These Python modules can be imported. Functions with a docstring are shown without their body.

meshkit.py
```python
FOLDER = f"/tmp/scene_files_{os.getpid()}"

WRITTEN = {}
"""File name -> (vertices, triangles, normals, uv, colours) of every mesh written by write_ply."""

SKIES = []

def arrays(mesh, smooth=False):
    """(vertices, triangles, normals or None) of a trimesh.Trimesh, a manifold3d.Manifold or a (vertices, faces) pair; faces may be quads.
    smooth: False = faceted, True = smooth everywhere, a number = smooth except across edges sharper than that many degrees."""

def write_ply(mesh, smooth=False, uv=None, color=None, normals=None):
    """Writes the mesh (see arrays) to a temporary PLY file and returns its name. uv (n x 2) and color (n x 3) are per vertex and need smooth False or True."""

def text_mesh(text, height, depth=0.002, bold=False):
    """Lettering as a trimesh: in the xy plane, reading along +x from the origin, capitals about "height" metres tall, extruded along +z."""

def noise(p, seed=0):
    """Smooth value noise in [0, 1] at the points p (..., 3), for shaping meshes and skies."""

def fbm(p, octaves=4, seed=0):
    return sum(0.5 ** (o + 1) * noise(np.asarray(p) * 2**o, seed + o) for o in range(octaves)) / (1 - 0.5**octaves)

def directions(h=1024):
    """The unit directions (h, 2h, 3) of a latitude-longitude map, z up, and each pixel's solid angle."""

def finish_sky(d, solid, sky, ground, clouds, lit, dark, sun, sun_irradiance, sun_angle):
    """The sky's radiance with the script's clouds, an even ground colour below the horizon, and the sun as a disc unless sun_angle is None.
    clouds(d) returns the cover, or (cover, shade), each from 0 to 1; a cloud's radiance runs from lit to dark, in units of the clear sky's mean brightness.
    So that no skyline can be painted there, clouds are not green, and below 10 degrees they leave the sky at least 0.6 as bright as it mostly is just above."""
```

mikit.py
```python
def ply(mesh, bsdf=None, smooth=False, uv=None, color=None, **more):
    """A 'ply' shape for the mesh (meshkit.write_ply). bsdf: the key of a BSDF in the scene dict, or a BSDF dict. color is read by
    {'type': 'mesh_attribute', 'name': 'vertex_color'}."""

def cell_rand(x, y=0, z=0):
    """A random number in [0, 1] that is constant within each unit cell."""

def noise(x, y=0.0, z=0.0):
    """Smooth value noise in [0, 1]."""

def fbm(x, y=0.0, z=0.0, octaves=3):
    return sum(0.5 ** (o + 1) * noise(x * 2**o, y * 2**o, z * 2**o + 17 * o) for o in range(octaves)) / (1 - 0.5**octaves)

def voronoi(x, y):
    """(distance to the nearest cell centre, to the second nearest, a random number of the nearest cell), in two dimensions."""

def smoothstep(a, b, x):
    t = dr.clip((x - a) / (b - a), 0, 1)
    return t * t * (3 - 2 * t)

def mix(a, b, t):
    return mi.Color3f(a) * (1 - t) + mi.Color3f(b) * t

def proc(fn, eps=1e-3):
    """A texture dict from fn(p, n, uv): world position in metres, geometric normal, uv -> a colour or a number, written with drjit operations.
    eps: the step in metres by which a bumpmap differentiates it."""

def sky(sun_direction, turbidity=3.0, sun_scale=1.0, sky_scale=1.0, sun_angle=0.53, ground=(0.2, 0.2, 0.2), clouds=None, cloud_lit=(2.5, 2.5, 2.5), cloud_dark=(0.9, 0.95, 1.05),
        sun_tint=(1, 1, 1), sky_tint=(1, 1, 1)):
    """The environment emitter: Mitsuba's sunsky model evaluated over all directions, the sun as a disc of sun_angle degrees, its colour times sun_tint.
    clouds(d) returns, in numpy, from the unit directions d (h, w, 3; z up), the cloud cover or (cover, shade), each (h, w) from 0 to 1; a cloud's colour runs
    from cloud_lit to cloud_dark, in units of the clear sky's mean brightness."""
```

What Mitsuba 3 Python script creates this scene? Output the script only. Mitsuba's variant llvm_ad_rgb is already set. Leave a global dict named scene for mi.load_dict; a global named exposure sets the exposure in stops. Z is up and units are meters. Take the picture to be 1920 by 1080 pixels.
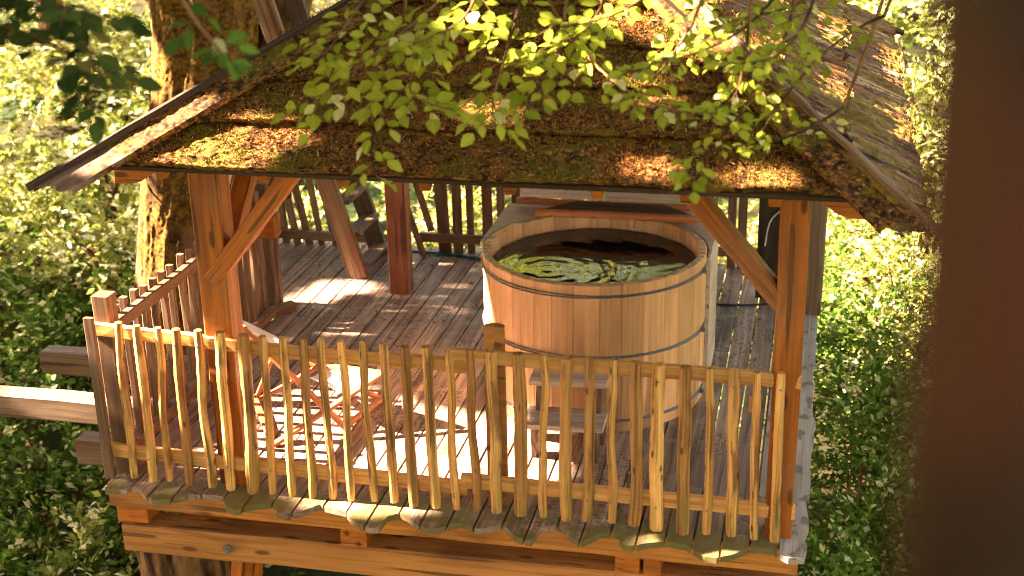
import math
import numpy as np, trimesh, drjit as dr, mitsuba as mi
import mikit, meshkit
from mikit import noise, fbm, voronoi, cell_rand, smoothstep, mix, proc

scene, labels = {}, {}
# ------------------------------------------------------------------ camera, light, exposure
YAW, PITCH, ROLL = 0.2278, 0.3643, 0.0219
EYE = np.array([3.7718, -6.2431, 3.7317])
def cam_axes():
    f = np.array([-math.sin(YAW)*math.cos(PITCH), math.cos(YAW)*math.cos(PITCH), -math.sin(PITCH)])
    r = np.array([math.cos(YAW), math.sin(YAW), 0.0]); d = np.cross(f, r)
    c, s = math.cos(ROLL), math.sin(ROLL)
    return c*r+s*d, -s*r+c*d, f
RIGHT, DOWN, FWD = cam_axes()
CM = np.eye(4); CM[:3, 0] = -RIGHT; CM[:3, 1] = -DOWN; CM[:3, 2] = FWD; CM[:3, 3] = EYE
scene['camera'] = {'type': 'thinlens', 'fov_axis': 'x', 'fov': 2*math.degrees(math.atan(960/2575.3)), 'near_clip': 0.05, 'far_clip': 400.0,
                   'aperture_radius': 0.0128, 'focus_distance': 7.9, 'to_world': mi.ScalarTransform4f(CM.tolist())}
SUN = np.array([-0.81, -0.06, 0.57]); SUN /= np.linalg.norm(SUN)
scene['sky'] = mikit.sky(SUN.tolist(), turbidity=3, sun_scale=1.0, sky_scale=0.48, sun_tint=(1.0, 1.0, 1.1), sky_tint=(1.78, 1.04, 0.66), ground=(0.12, 0.12, 0.06))
exposure = 5.95

# ------------------------------------------------------------------ helpers
def unit(v):
    v = np.asarray(v, float); return v/np.maximum(np.linalg.norm(v, axis=-1, keepdims=True), 1e-12)
UID = [0]
class MB:
    """collects faces with uv (u in metres along the grain, 16 m apart for every piece)"""
    def __init__(s): s.V, s.F, s.T, s.n = [], [], [], 0
    def raw(s, v, f, t):
        v = np.asarray(v, float); f = np.asarray(f, int)
        if f.shape[1] == 4: f = np.vstack([f[:, [0, 1, 2]], f[:, [0, 2, 3]]])
        s.V.append(v); s.F.append(f+s.n); s.T.append(np.asarray(t, float)); s.n += len(v); return s
    def beam(s, a, b, w, h, up=(0, 0, 1), ch=0.006, segs=1, jit=0.0, seed=0, taper=1.0):
        """chamfered timber from a to b: w across, h along up"""
        UID[0] += 1; uo = 16.0*(UID[0] % 997)
        a, b = np.asarray(a, float), np.asarray(b, float); L = np.linalg.norm(b-a); d = (b-a)/L
        x = unit(np.cross(d, up)); y = np.cross(x, d); hw, hh = w/2, h/2; ch = min(ch, .4*w, .4*h)
        P = np.array([[hw-ch, -hh], [hw, -hh+ch], [hw, hh-ch], [hw-ch, hh], [-hw+ch, hh], [-hw, hh-ch], [-hw, -hh+ch], [-hw+ch, -hh]])
        r = np.random.default_rng(seed+UID[0]); ts = np.linspace(0, 1, segs+1); rings = []
        for t in ts:
            q = P*(1+(taper-1)*t)
            o = r.normal(0, jit, 2) if jit else np.zeros(2)
            q = q+o+(r.normal(0, jit*.5, q.shape) if jit else 0)
            rings.append(a+d*L*t+q[:, :1]*x+q[:, 1:]*y)
        per = np.concatenate([[0], np.cumsum(np.linalg.norm(np.diff(np.vstack([P, P[:1]]), axis=0), axis=1))])
        for k in range(8):
            k2 = (k+1) % 8; v = []; t = []; f = []
            for i, T in enumerate(ts):
                v += [rings[i][k], rings[i][k2]]; t += [[uo+T*L, per[k]], [uo+T*L, per[k+1]]]
                if i: f.append([2*i-2, 2*i-1, 2*i+1, 2*i])
            s.raw(v, f, t)
        for e, ring in ((0, rings[0]), (1, rings[-1])):
            idx = np.array([[0, i, i+1] for i in range(1, 7)]); idx = idx if e else idx[:, ::-1]
            s.raw(ring, idx, np.c_[uo+7+P[:, 0]*3, P[:, 1]])
        return s
    def tube(s, pts, rad, sides=9, cap=True, seed=0, rough=0.0):
        UID[0] += 1; uo = 16.0*(UID[0] % 997); r = np.random.default_rng(seed+UID[0])
        p = np.asarray(pts, float); rad = np.broadcast_to(rad, len(p)); t = unit(np.gradient(p, axis=0))
        ref = np.array([0, 0, 1.]) if abs(t[:, 2]).mean() < .8 else np.array([1., 0, 0])
        a = unit(np.cross(t, ref)); b = np.cross(a, t); ang = np.linspace(0, 2*np.pi, sides+1)
        j = 1+rough*r.normal(0, 1, (len(p), sides)); j = np.c_[j, j[:, :1]]
        R = rad[:, None]*j
        v = p[:, None]+R[..., None]*(np.cos(ang)[None, :, None]*a[:, None]+np.sin(ang)[None, :, None]*b[:, None])
        L = np.concatenate([[0], np.cumsum(np.linalg.norm(np.diff(p, axis=0), axis=1))])
        uv = np.stack(np.broadcast_arrays(uo+L[:, None], ang[None]*rad.mean()), -1)
        i, k = np.meshgrid(np.arange(len(p)-1), np.arange(sides), indexing='ij'); n = sides+1
        f = np.stack([i*n+k, (i+1)*n+k, (i+1)*n+k+1, i*n+k+1], -1).reshape(-1, 4)
        s.raw(v.reshape(-1, 3), f[:, ::-1], uv.reshape(-1, 2))
        if cap:
            for e in (0, -1):
                ring = v[e][:-1]; c = ring.mean(0); vv = np.vstack([c, ring]); m = len(ring)
                ff = np.array([[0, 1+q, 1+(q+1) % m] for q in range(m)]); ff = ff if e == 0 else ff[:, ::-1]
                s.raw(vv, ff, np.c_[np.full(m+1, uo+9.0)+(vv-c)@a[e]*3, (vv-c)@b[e]])
        return s
    def prism(s, poly, o, ex, ey, ez, depth, grain=0):
        """polygon (2-d) at origin o with axes ex, ey, extruded by depth along ez; grain: which 2-d axis is along the grain"""
        from shapely.geometry import Polygon
        UID[0] += 1; uo = 16.0*(UID[0] % 997)
        m = trimesh.creation.extrude_polygon(Polygon(poly), depth, engine='earcut')
        v, f = np.array(m.vertices), np.array(m.faces)
        tri = v[f]; nrm = np.cross(tri[:, 1]-tri[:, 0], tri[:, 2]-tri[:, 0]); side = np.abs(nrm[:, 2]) < .5*np.linalg.norm(nrm, axis=1)
        vv = tri.reshape(-1, 3); g = vv[:, grain]; c = vv[:, 1-grain].copy(); sd = np.repeat(side, 3)
        c[sd] = vv[sd, 2]+vv[sd, 1-grain]*.3
        W = np.asarray(o)+vv[:, :1]*np.asarray(ex)+vv[:, 1:2]*np.asarray(ey)+vv[:, 2:]*np.asarray(ez)
        return s.raw(W, np.arange(len(vv)).reshape(-1, 3), np.c_[uo+g, c])
    def get(s): return np.vstack(s.V), np.vstack(s.F), np.vstack(s.T)
USED = {}
def key_for(name, parent=None):
    base = (parent+'__' if parent else '')+name
    n = USED.get(base, 0); USED[base] = n+1
    return base if n == 0 else f'{base}_{n:03d}'
def put(name, mb, bsdf, parent=None, smooth=False, **lab):
    k = key_for(name, parent); v, f, t = mb.get() if isinstance(mb, MB) else mb
    scene[k] = mikit.ply((v, f), bsdf, smooth=smooth, uv=t)
    if lab: labels[k] = lab
    return k
def thing(name, **lab):
    k = key_for(name); labels[k] = lab; return k

# ------------------------------------------------------------------ materials
def wood(key, dark, light, grain=(1.6, 38.0), knots=0.0, tone=0.35, rough=0.62, extra=None, spec=0.35, gc=1.0):
    def fn(p, n, uv):
        pid = dr.floor(uv.x/16.0); u, v = uv.x, uv.y
        tn = cell_rand(pid, 3.0, 5.0)
        w = (noise(u*2.3, v*6.0, pid)-.5)*.05
        g = fbm(u*grain[0], (v+w)*grain[1], pid*1.7, 3)
        h = noise(u*7.0, v*grain[1]*4.5, pid*2.3)
        t = dr.clip(.55+(g-.5)*1.25*gc+(h-.5)*.3, 0, 1)
        c = mix(dark, light, t)*(1-tone/2+tone*tn)
        c = c*(0.62+0.76*fbm(u*1.3, v*5.0, pid*3.1, 3))
        c = c*(1-.22*gc*smoothstep(.62, .74, noise(u*1.6, v*125, pid*5.0)))
        if knots:
            d, d2, r = voronoi(u*2.6+pid*.37, v*8.0+pid*.71)
            k = (1-smoothstep(.07, .17, d))*dr.select(r < knots, 1.0, 0.0)
            c = mix(c, mi.Color3f(dark)*.4, k*.85)
        if extra: c = extra(c, p, n, uv)
        return c
    scene[key] = {'type': 'twosided', 'm': {'type': 'principled', 'base_color': proc(fn), 'roughness': rough, 'specular': spec}}
def plank_algae(c, p, n, uv):
    m = (1-smoothstep(-.10, .22, p.y))*smoothstep(.34, .62, fbm(p.x*5, p.y*7, 2.0)+.14*smoothstep(.6, 1.6, p.x))
    d = smoothstep(.56, .72, fbm(p.x*9, p.y*9, 8.0))
    s = smoothstep(.62, .70, noise(p.x*60, p.y*60, 3.0))*.5
    c = mix(c, mi.Color3f(.34, .29, .25), d*.35)
    c = mix(c, mi.Color3f(.035, .025, .02), s*smoothstep(.45, .6, noise(p.x*4, p.y*3, 1.0)))
    return mix(c, mi.Color3f(.13, .105, .025), m*.85)
def stake_marks(c, p, n, uv):
    b = smoothstep(.56, .74, fbm(uv.x*3.2, uv.y*9, 4.0, 4))
    c = mix(c, mi.Color3f(.16, .065, .022), b*.8)
    q = cell_rand(dr.floor(uv.x/16.0), 4.0, 9.0)
    c = mix(c, mi.Color3f(.25, .10, .028), smoothstep(.55, .95, q)*.75)
    c = c*(1-.45*smoothstep(.60, .72, noise(uv.x*2.5, uv.y*110, 3.0)))
    e = (1-smoothstep(.0, .40, p.z))*smoothstep(.45, .75, noise(uv.x*5, uv.y*9, 7.0))
    c = mix(c, mi.Color3f(.22, .20, .03), e*.4)
    d, d2, r = voronoi(uv.x*5.0, uv.y*14.0)
    k = (1-smoothstep(.06, .15, d))*dr.select(r < .34, 1.0, 0.0)
    return mix(c, mi.Color3f(.05, .02, .01), k*.85)
def rail_algae(c, p, n, uv):
    t = smoothstep(.5, .9, n.z)*smoothstep(.3, .6, noise(p.x*6, p.y*6, 1.0))
    return mix(c, mi.Color3f(.14, .13, .035), t*.7)
def check_marks(c, p, n, uv):
    k = smoothstep(.75, .80, noise(uv.x*2.0, uv.y*70, 9.0))*smoothstep(.5, .65, noise(uv.x*1.1, uv.y*7, 2.0))
    b = smoothstep(.62, .8, fbm(uv.x*1.5, uv.y*5, 6.0, 4))
    c = mix(c, mi.Color3f(.20, .125, .08), smoothstep(.50, .72, fbm(p.x*2.3+3, p.y*2.3, p.z*2.9, 3))*.25)
    return mix(mix(c, mi.Color3f(.15, .05, .015), b*.6), mi.Color3f(.05, .02, .010), k*.7)
wood('oiled_timber', (.20, .045, .006), (.56, .165, .020), knots=.34, extra=check_marks, rough=.5, gc=.7)
wood('beam_timber', (.24, .08, .018), (.52, .22, .055), knots=.34, extra=check_marks, rough=.55, gc=.8)
wood('fascia_timber', (.30, .09, .016), (.62, .25, .05), grain=(1.2, 30), knots=.25, extra=check_marks)
wood('stake_wood', (.42, .155, .030), (.90, .50, .155), grain=(3.0, 30), tone=.3, extra=stake_marks)
wood('rail_wood', (.46, .19, .045), (.82, .44, .14), knots=.15, extra=rail_algae)
wood('plank_wood', (.115, .066, .045), (.42, .275, .20), grain=(1.3, 46), tone=.4, rough=.6, extra=plank_algae, gc=1.3)
wood('weathered_wood', (.10, .055, .030), (.27, .165, .10), grain=(1.6, 40), tone=.4, extra=check_marks)
wood('brown_timber', (.07, .032, .015), (.21, .11, .055), tone=.35, extra=check_marks)
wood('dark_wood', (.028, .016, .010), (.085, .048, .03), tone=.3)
wood('cedar', (.52, .24, .10), (.82, .47, .23), grain=(.9, 34), tone=.36, rough=.5, gc=.55, extra=lambda c, p, n, uv: mix(mix(c, mi.Color3f(.24, .11, .055), smoothstep(.52, .72, fbm(uv.x*1.6, uv.y*22, 3.0))*.55*(1-smoothstep(.15, .85, p.z))), mi.Color3f(.26, .19, .14), smoothstep(.928, .938, p.z)*smoothstep(.35, .6, noise(p.x*30, p.y*30, 1.0))*.7))
wood('pale_larch', (.36, .265, .205), (.58, .45, .37), knots=.1, tone=.15)
wood('pale_slab', (.20, .15, .12), (.44, .37, .31), grain=(2.5, 30), tone=.1, extra=lambda c, p, n, uv: mix(c, mi.Color3f(.10, .065, .05), smoothstep(.55, .75, fbm(p.x*22, p.y*14, p.z*22))*.7))
wood('red_timber', (.11, .035, .018), (.32, .11, .055), grain=(1.4, 24), extra=check_marks)
wood('chair_wood', (.34, .10, .03), (.58, .22, .075), tone=.2, rough=.45)
wood('post_wood', (.005, .0015, .001), (.034, .0075, .003), grain=(1, 8), tone=.1, rough=.55, extra=lambda c, p, n, uv: mix(c, mi.Color3f(.095, .019, .006), smoothstep(.50, .74, noise(p.z*7.0+2.0, p.x*9.0, p.y*9.0))*.6))  # reddish patches paint a soft highlight into the post colour

def moss_fn(p, n, uv):
    a = noise(p.x*62, p.y*62, p.z*62); a2 = noise(p.x*27+4, p.y*27, p.z*27); b = fbm(p.x*6, p.y*6, p.z*6+3, 3); e = noise(p.x*130, p.y*130, p.z*130)
    c = mix((.034, .014, .006), (.28, .115, .028), smoothstep(.28, .80, a*.6+a2*.4))
    c = mix(c, mi.Color3f(.15, .115, .014), smoothstep(.42, .74, b+.5*(a2-.5))*.75)
    c = mix(c, mi.Color3f(.50, .21, .06), smoothstep(.74, .82, noise(p.x*70+9, p.y*70, p.z*70))*.75)
    return c*(.30+1.0*e)
def tuft_fn(p, n, uv):
    i = dr.floor(uv.x); r = cell_rand(i, 3.0, 1.0); q = cell_rand(i, 8.0, 2.0); b = fbm(p.x*6, p.y*6, p.z*6+3, 3)
    c = mix((.09, .036, .011), (.42, .19, .045), r)
    c = mix(c, mi.Color3f(.16, .14, .018), smoothstep(.48, .70, b+.5*(q-.5)))
    return mix(c, mi.Color3f(.60, .33, .14), smoothstep(.93, .96, q))
scene['tufts'] = {'type': 'twosided', 'm': {'type': 'diffuse', 'reflectance': proc(tuft_fn)}}
scene['moss'] = {'type': 'twosided', 'm': {'type': 'principled', 'base_color': proc(moss_fn), 'roughness': .9, 'specular': .15}}
def shake_fn(p, n, uv):
    u, v = uv.x, uv.y
    g = fbm(u*3.0, v*60, 1.3, 3); t = cell_rand(dr.floor(v/.085), dr.floor(u/.4), 9.0)
    c = mix((.030, .013, .006), (.30, .125, .042), dr.clip((g-.30)*2.2, 0, 1))*(.7+.6*t)
    m = smoothstep(.36, .56, fbm(p.x*4, p.y*5, p.z*4, 3)+.22*(noise(u*9, v*45, 2.0)-.5))
    k = mix((.045, .028, .006), (.33, .20, .028), noise(p.x*48, p.y*48, p.z*48)*.5+.5*g)
    c = mix(c, k, m*.9)
    return mix(c, mi.Color3f(.52, .33, .20), smoothstep(.70, .80, noise(u*2.2, v*34, 3.0))*smoothstep(.5, .7, noise(u*1.1, v*3, 6.0))*.8)
scene['shakes'] = {'type': 'twosided', 'm': {'type': 'principled', 'base_color': proc(shake_fn), 'roughness': .7, 'specular': .3}}
def bark_fn(p, n, uv):
    r = fbm(uv.x*3.0, uv.y*20, 1.0, 4); m = smoothstep(.36, .58, fbm(p.x*2.6, p.y*2.6, p.z*1.7, 3)+.05)
    c = mix((.03, .015, .009), (.22, .115, .06), smoothstep(.3, .7, r))
    a = noise(p.x*55, p.y*55, p.z*45); k = mix((.05, .024, .006), (.26, .14, .022), smoothstep(.2, .85, a*.6+.4*noise(p.x*22, p.y*22, p.z*14)))
    return mix(c, k, m*.9)
scene['mossy_bark'] = {'type': 'twosided', 'm': {'type': 'principled', 'base_color': proc(bark_fn), 'roughness': .9, 'specular': .1}}
def bark2_fn(p, n, uv):
    r = fbm(uv.x*2.2, uv.y*22, 1.0, 4)
    return mix((.035, .018, .010), (.24, .125, .055), smoothstep(.3, .7, r*.6+.4*fbm(uv.x*9, uv.y*30, 5.0)))
scene['dark_bark'] = {'type': 'twosided', 'm': {'type': 'principled', 'base_color': proc(bark2_fn), 'roughness': .9, 'specular': .1}}
def soil_fn(p, n, uv):
    a = fbm(p.x*1.3, p.y*1.3, 2.0, 4); e = noise(p.x*14, p.y*14, 1.0)
    return mix((.014, .014, .006), mix((.045, .038, .014), (.03, .05, .012), smoothstep(.4, .6, fbm(p.x*.5, p.y*.5, 5.0))), dr.clip(a*.6+e*.5, 0, 1))
scene['soil'] = {'type': 'principled', 'base_color': proc(soil_fn), 'roughness': .95, 'specular': .1}
def leaf_mat(key, c1, c2, c3, trans, rough=.45, rare=.86):
    def fn(p, n, uv):
        i = dr.floor(uv.x); r = cell_rand(i, 1.0, 2.0); q = cell_rand(i, 5.0, 7.0)
        c = mix(mix(c1, c2, r), c3, smoothstep(rare, rare+.09, q))
        mid = 1-smoothstep(.0, .10, dr.abs(uv.y-.5))
        return c*(.85+.3*q)*(1+.25*mid)
    scene[key] = {'type': 'principledthin', 'base_color': proc(fn), 'roughness': rough, 'diff_trans': trans, 'spec_trans': 0.0, 'eta': 1.4}
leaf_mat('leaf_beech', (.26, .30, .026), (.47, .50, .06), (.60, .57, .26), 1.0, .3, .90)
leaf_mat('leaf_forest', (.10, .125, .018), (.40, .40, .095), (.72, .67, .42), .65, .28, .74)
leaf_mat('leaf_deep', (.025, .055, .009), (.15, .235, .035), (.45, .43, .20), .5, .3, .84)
leaf_mat('leaf_painted_shade', (.022, .040, .010), (.085, .115, .028), (.16, .14, .04), .7, .35)  # leaf colour darkened to give the near branches their silhouetted shade
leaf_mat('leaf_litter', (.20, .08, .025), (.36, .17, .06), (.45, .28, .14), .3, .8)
scene['metal'] = {'type': 'twosided', 'm': {'type': 'principled', 'base_color': {'type': 'rgb', 'value': (.22, .215, .22)}, 'metallic': .7, 'roughness': .4}}
scene['canvas'] = {'type': 'twosided', 'm': {'type': 'principled', 'base_color': {'type': 'rgb', 'value': (.80, .79, .78)}, 'roughness': .9}}
scene['hose_rubber'] = {'type': 'twosided', 'm': {'type': 'principled', 'base_color': {'type': 'rgb', 'value': (.01, .13, .15)}, 'roughness': .4}}
scene['black_rubber'] = {'type': 'twosided', 'm': {'type': 'principled', 'base_color': {'type': 'rgb', 'value': (.02, .02, .022)}, 'roughness': .5}}
scene['white_plastic'] = {'type': 'twosided', 'm': {'type': 'principled', 'base_color': {'type': 'rgb', 'value': (.7, .68, .65)}, 'roughness': .4}}
scene['pink_plastic'] = {'type': 'twosided', 'm': {'type': 'principled', 'base_color': {'type': 'rgb', 'value': (.6, .12, .16)}, 'roughness': .4}}
scene['pink_cloth'] = {'type': 'twosided', 'm': {'type': 'principled', 'base_color': {'type': 'rgb', 'value': (.62, .36, .27)}, 'roughness': .9}}
scene['water_surface'] = {'type': 'dielectric', 'int_ior': 1.33, 'ext_ior': 1.0}

X, Y, Z = np.eye(3)
# ------------------------------------------------------------------ deck
deck = thing('wooden_deck', label='raised tree deck of grey brown planks with scalloped front ends above orange beams', category='deck')
EDGE = np.array([(-.2, -.14), (.02, -.151), (.13, -.143), (.14, -.112), (.18, -.1), (.25, -.176), (.32, -.218), (.41, -.2), (.43, -.175), (.49, -.12), (.57, -.116), (.69, -.115), (.75, -.201), (.81, -.24), (.85, -.226), (.86, -.191), (.98, -.138), (1.02, -.152), (1.05, -.218), (1.12, -.238), (1.14, -.213), (1.18, -.185), (1.25, -.097), (1.28, -.113), (1.41, -.141), (1.46, -.205), (1.55, -.268), (1.59, -.281), (1.638, -.27), (1.645, -.191), (1.65, -.149), (1.7, -.109), (1.76, -.138), (1.83, -.206), (1.89, -.236), (1.95, -.225), (1.99, -.196), (2.0, -.164), (2.06, -.133), (2.12, -.181), (2.17, -.182), (2.26, -.118), (2.31, -.156), (2.37, -.229), (2.41, -.248), (2.455, -.248), (2.465, -.208), (2.47, -.136), (2.48, -.104), (2.56, -.072), (2.6, -.101), (2.66, -.183), (2.7, -.22), (2.73, -.196), (2.78, -.123), (2.83, -.095), (2.89, -.103), (2.9, -.165), (2.93, -.203), (2.97, -.205), (3.03, -.167), (3.12, -.132), (3.17, -.132), (3.24, -.146), (3.28, -.183), (3.34, -.233), (3.4, -.238), (3.47, -.199), (3.55, -.123), (3.59, -.105), (3.68, -.107), (3.71, -.154), (3.75, -.18), (3.9, -.158)])
def front_edge(x): return np.interp(x, EDGE[:, 0], EDGE[:, 1])
rg = np.random.default_rng(5)
seams = 3.698-.1425*np.arange(0, 27)[::-1]
def plank(x0, x1, y0f, y1, z=0.0, mat='plank_wood', wane=None):
    g = .0060; x0 += g; x1 -= g
    xs = np.unique(np.r_[np.linspace(x0, x1, 9), EDGE[(EDGE[:, 0] > x0) & (EDGE[:, 0] < x1), 0]]) if y0f is None else np.array([x0, x1])
    lo = [(x, front_edge(x) if y0f is None else y0f) for x in xs]
    hi = [(x1, y1), (x0, y1)]
    if wane is not None:
        ys = np.linspace(lo[-1][1], y1, 90); hi = [(x1+wane(y), y) for y in ys[1:]]+[(x0, y1)]
    return MB().prism(lo+hi, (0, 0, z-.034), X, Y, Z, .034, grain=1)
for i, x0 in enumerate(seams[:-1]):
    put('plank', plank(x0, seams[i+1], None, 4.12+rg.uniform(-.05, .05), rg.uniform(-.0025, .0025)), 'plank_wood', deck)
def wane(y):
    q = np.array([y*5.2, 1.3, .7]); return float(.045*(meshkit.noise(q)-.3)+.018*(meshkit.noise(q*3.1)-.5)+.012*(y > 3.2))
put('plank', plank(3.698, 3.835, None, 4.35, .004, wane=wane), 'pale_slab', deck, label='pale bark edged board along right side of deck')
put('plank', plank(3.570, 3.602, .35, 4.1, .046), 'pale_slab', deck, label='pale rough strip lying inside the right post')
for k in range(6):                                                   # landing that widens to the left behind the mossy trunk
    x1 = seams[0]-.1425*k; put('plank', plank(x1-.1425, x1, 2.55+.1*rg.random(), 4.1+rg.uniform(-.05, .05), rg.uniform(-.002, .002)), 'plank_wood', deck)
put('fascia_board', MB().beam((-.055, -.005, -.112), (3.80, -.005, -.112), .05, .15, segs=14, jit=.0012), 'fascia_timber', deck)
put('fascia_board', MB().beam((-.03, .02, -.11), (-.03, 4.1, -.11), .045, .15, segs=8, jit=.001), 'fascia_timber', deck)
put('under_board', MB().beam((.30, .17, -.27), (3.78, .17, -.27), .05, .12, segs=6, jit=.001), 'oiled_timber', deck)
bm = put('main_beam', MB().beam((0.0, .055, -.388), (3.80, .055, -.365), .17, .18, segs=12, jit=.0015, ch=.01), 'beam_timber', deck)
bo = MB()
bo.tube([(.65, -.046, -.385), (.65, -.03, -.385)], [.026, .026], 14).tube([(.65, -.062, -.385), (.65, -.045, -.385)], [.013, .014], 6)
put('bolt', bo, 'metal', bm)
for x, w in ((.06, .19), (1.40, .15), (2.92, .13), (3.05, .09)):
    put('joist', MB().beam((x, -.02 if w < .18 else .0, -.245), (x, 3.9, -.245), w, .115, segs=4, jit=.001, ch=.008), 'oiled_timber', deck)
for y, xe, z in ((1.67, -1.44, -.115), (.995, -2.3, -.115), (.63, -.60, -.20)):
    put('outrigger_beam', MB().beam((xe, y, z), (1.2, y, z), .15, .165, segs=10, jit=.002, ch=.012), 'weathered_wood', deck)
put('diagonal_strut', MB().beam((.70, .12, -.48), (.30, .5, -2.0), .14, .14), 'oiled_timber', deck)
put('diagonal_strut', MB().beam((3.3, .15, -.56), (3.0, .3, -3.4), .16, .16), 'oiled_timber', deck)

# ------------------------------------------------------------------ roof shelter
sh = thing('roof_shelter', label='square timber shelter with low mossy shingled hip roof over the hot tub', category='shelter')
TSL = math.tan(math.radians(28)); CSL, SSL = math.cos(math.radians(28)), math.sin(math.radians(28))
def post(x, y, w, z1, mat, z0=0.0, **lab):
    return put('post', MB().beam((x, y, z0), (x, y, z1), w, w, up=Y, segs=10, jit=.0015, ch=.009), mat, sh, **lab)
post(.697, .10, .16, 1.95, 'oiled_timber'); post(3.690, .075, .138, 1.95, 'oiled_timber')
post(.745, 3.10, .15, 2.0, 'red_timber', label='dark reddish rear post'); post(3.80, 3.17, .13, 2.0, 'weathered_wood', label='weathered rear post')
post(.50, 2.95, .01, 1.2, 'dark_wood') if False else None
put('post_bolt', MB().tube([(.735, .012, 1.25), (.735, .022, 1.25)], [.012, .012], 8), 'metal', sh)
put('brace', MB().beam((.69, .075, 1.22), (1.21, .075, 1.86), .09, .135, up=Y, segs=8, jit=.0015, ch=.008).get(), 'oiled_timber', sh)
put('brace', MB().beam((3.66, .080, 1.255), (3.15, .080, 1.86), .09, .13, up=Y, segs=8, jit=.0015, ch=.008), 'oiled_timber', sh)
put('brace', MB().beam((.74, .1, 1.30), (.74, .75, 1.93), .09, .10, up=X, segs=4, jit=.001), 'oiled_timber', sh)
cor = [(.215, 1.735), (.30, 1.735), (.36, 1.75), (.45, 1.805), (.52, 1.83), (3.70, 1.83), (3.80, 1.805), (3.88, 1.75), (3.93, 1.73), (4.03, 1.73), (4.03, 1.93), (.215, 1.93)]
put('eave_beam', MB().prism(cor, (0, .13, 0), X, Z, -Y, .12), 'oiled_timber', sh)
put('eave_beam', MB().beam((.2, 3.1, 2.02), (4.05, 3.1, 2.02), .12, .12), 'oiled_timber', sh)
put('side_beam', MB().beam((.70, -.1, 1.90), (.70, 3.5, 1.90), .12, .12), 'oiled_timber', sh)
put('side_beam', MB().beam((3.75, -.1, 1.90), (3.75, 3.5, 1.90), .12, .12), 'oiled_timber', sh)
for x in (1.155, 1.562, 1.972, 2.382, 2.794, 3.205, 3.60, .62):
    y1 = -.62+.81*min(x-.067, 4.27-x)
    put('rafter', MB().beam((x, -.27, 1.895), (x, y1, 1.895+(y1+.27)*TSL), .055, .10, up=(0, -SSL, CSL)), 'oiled_timber', sh)
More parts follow.
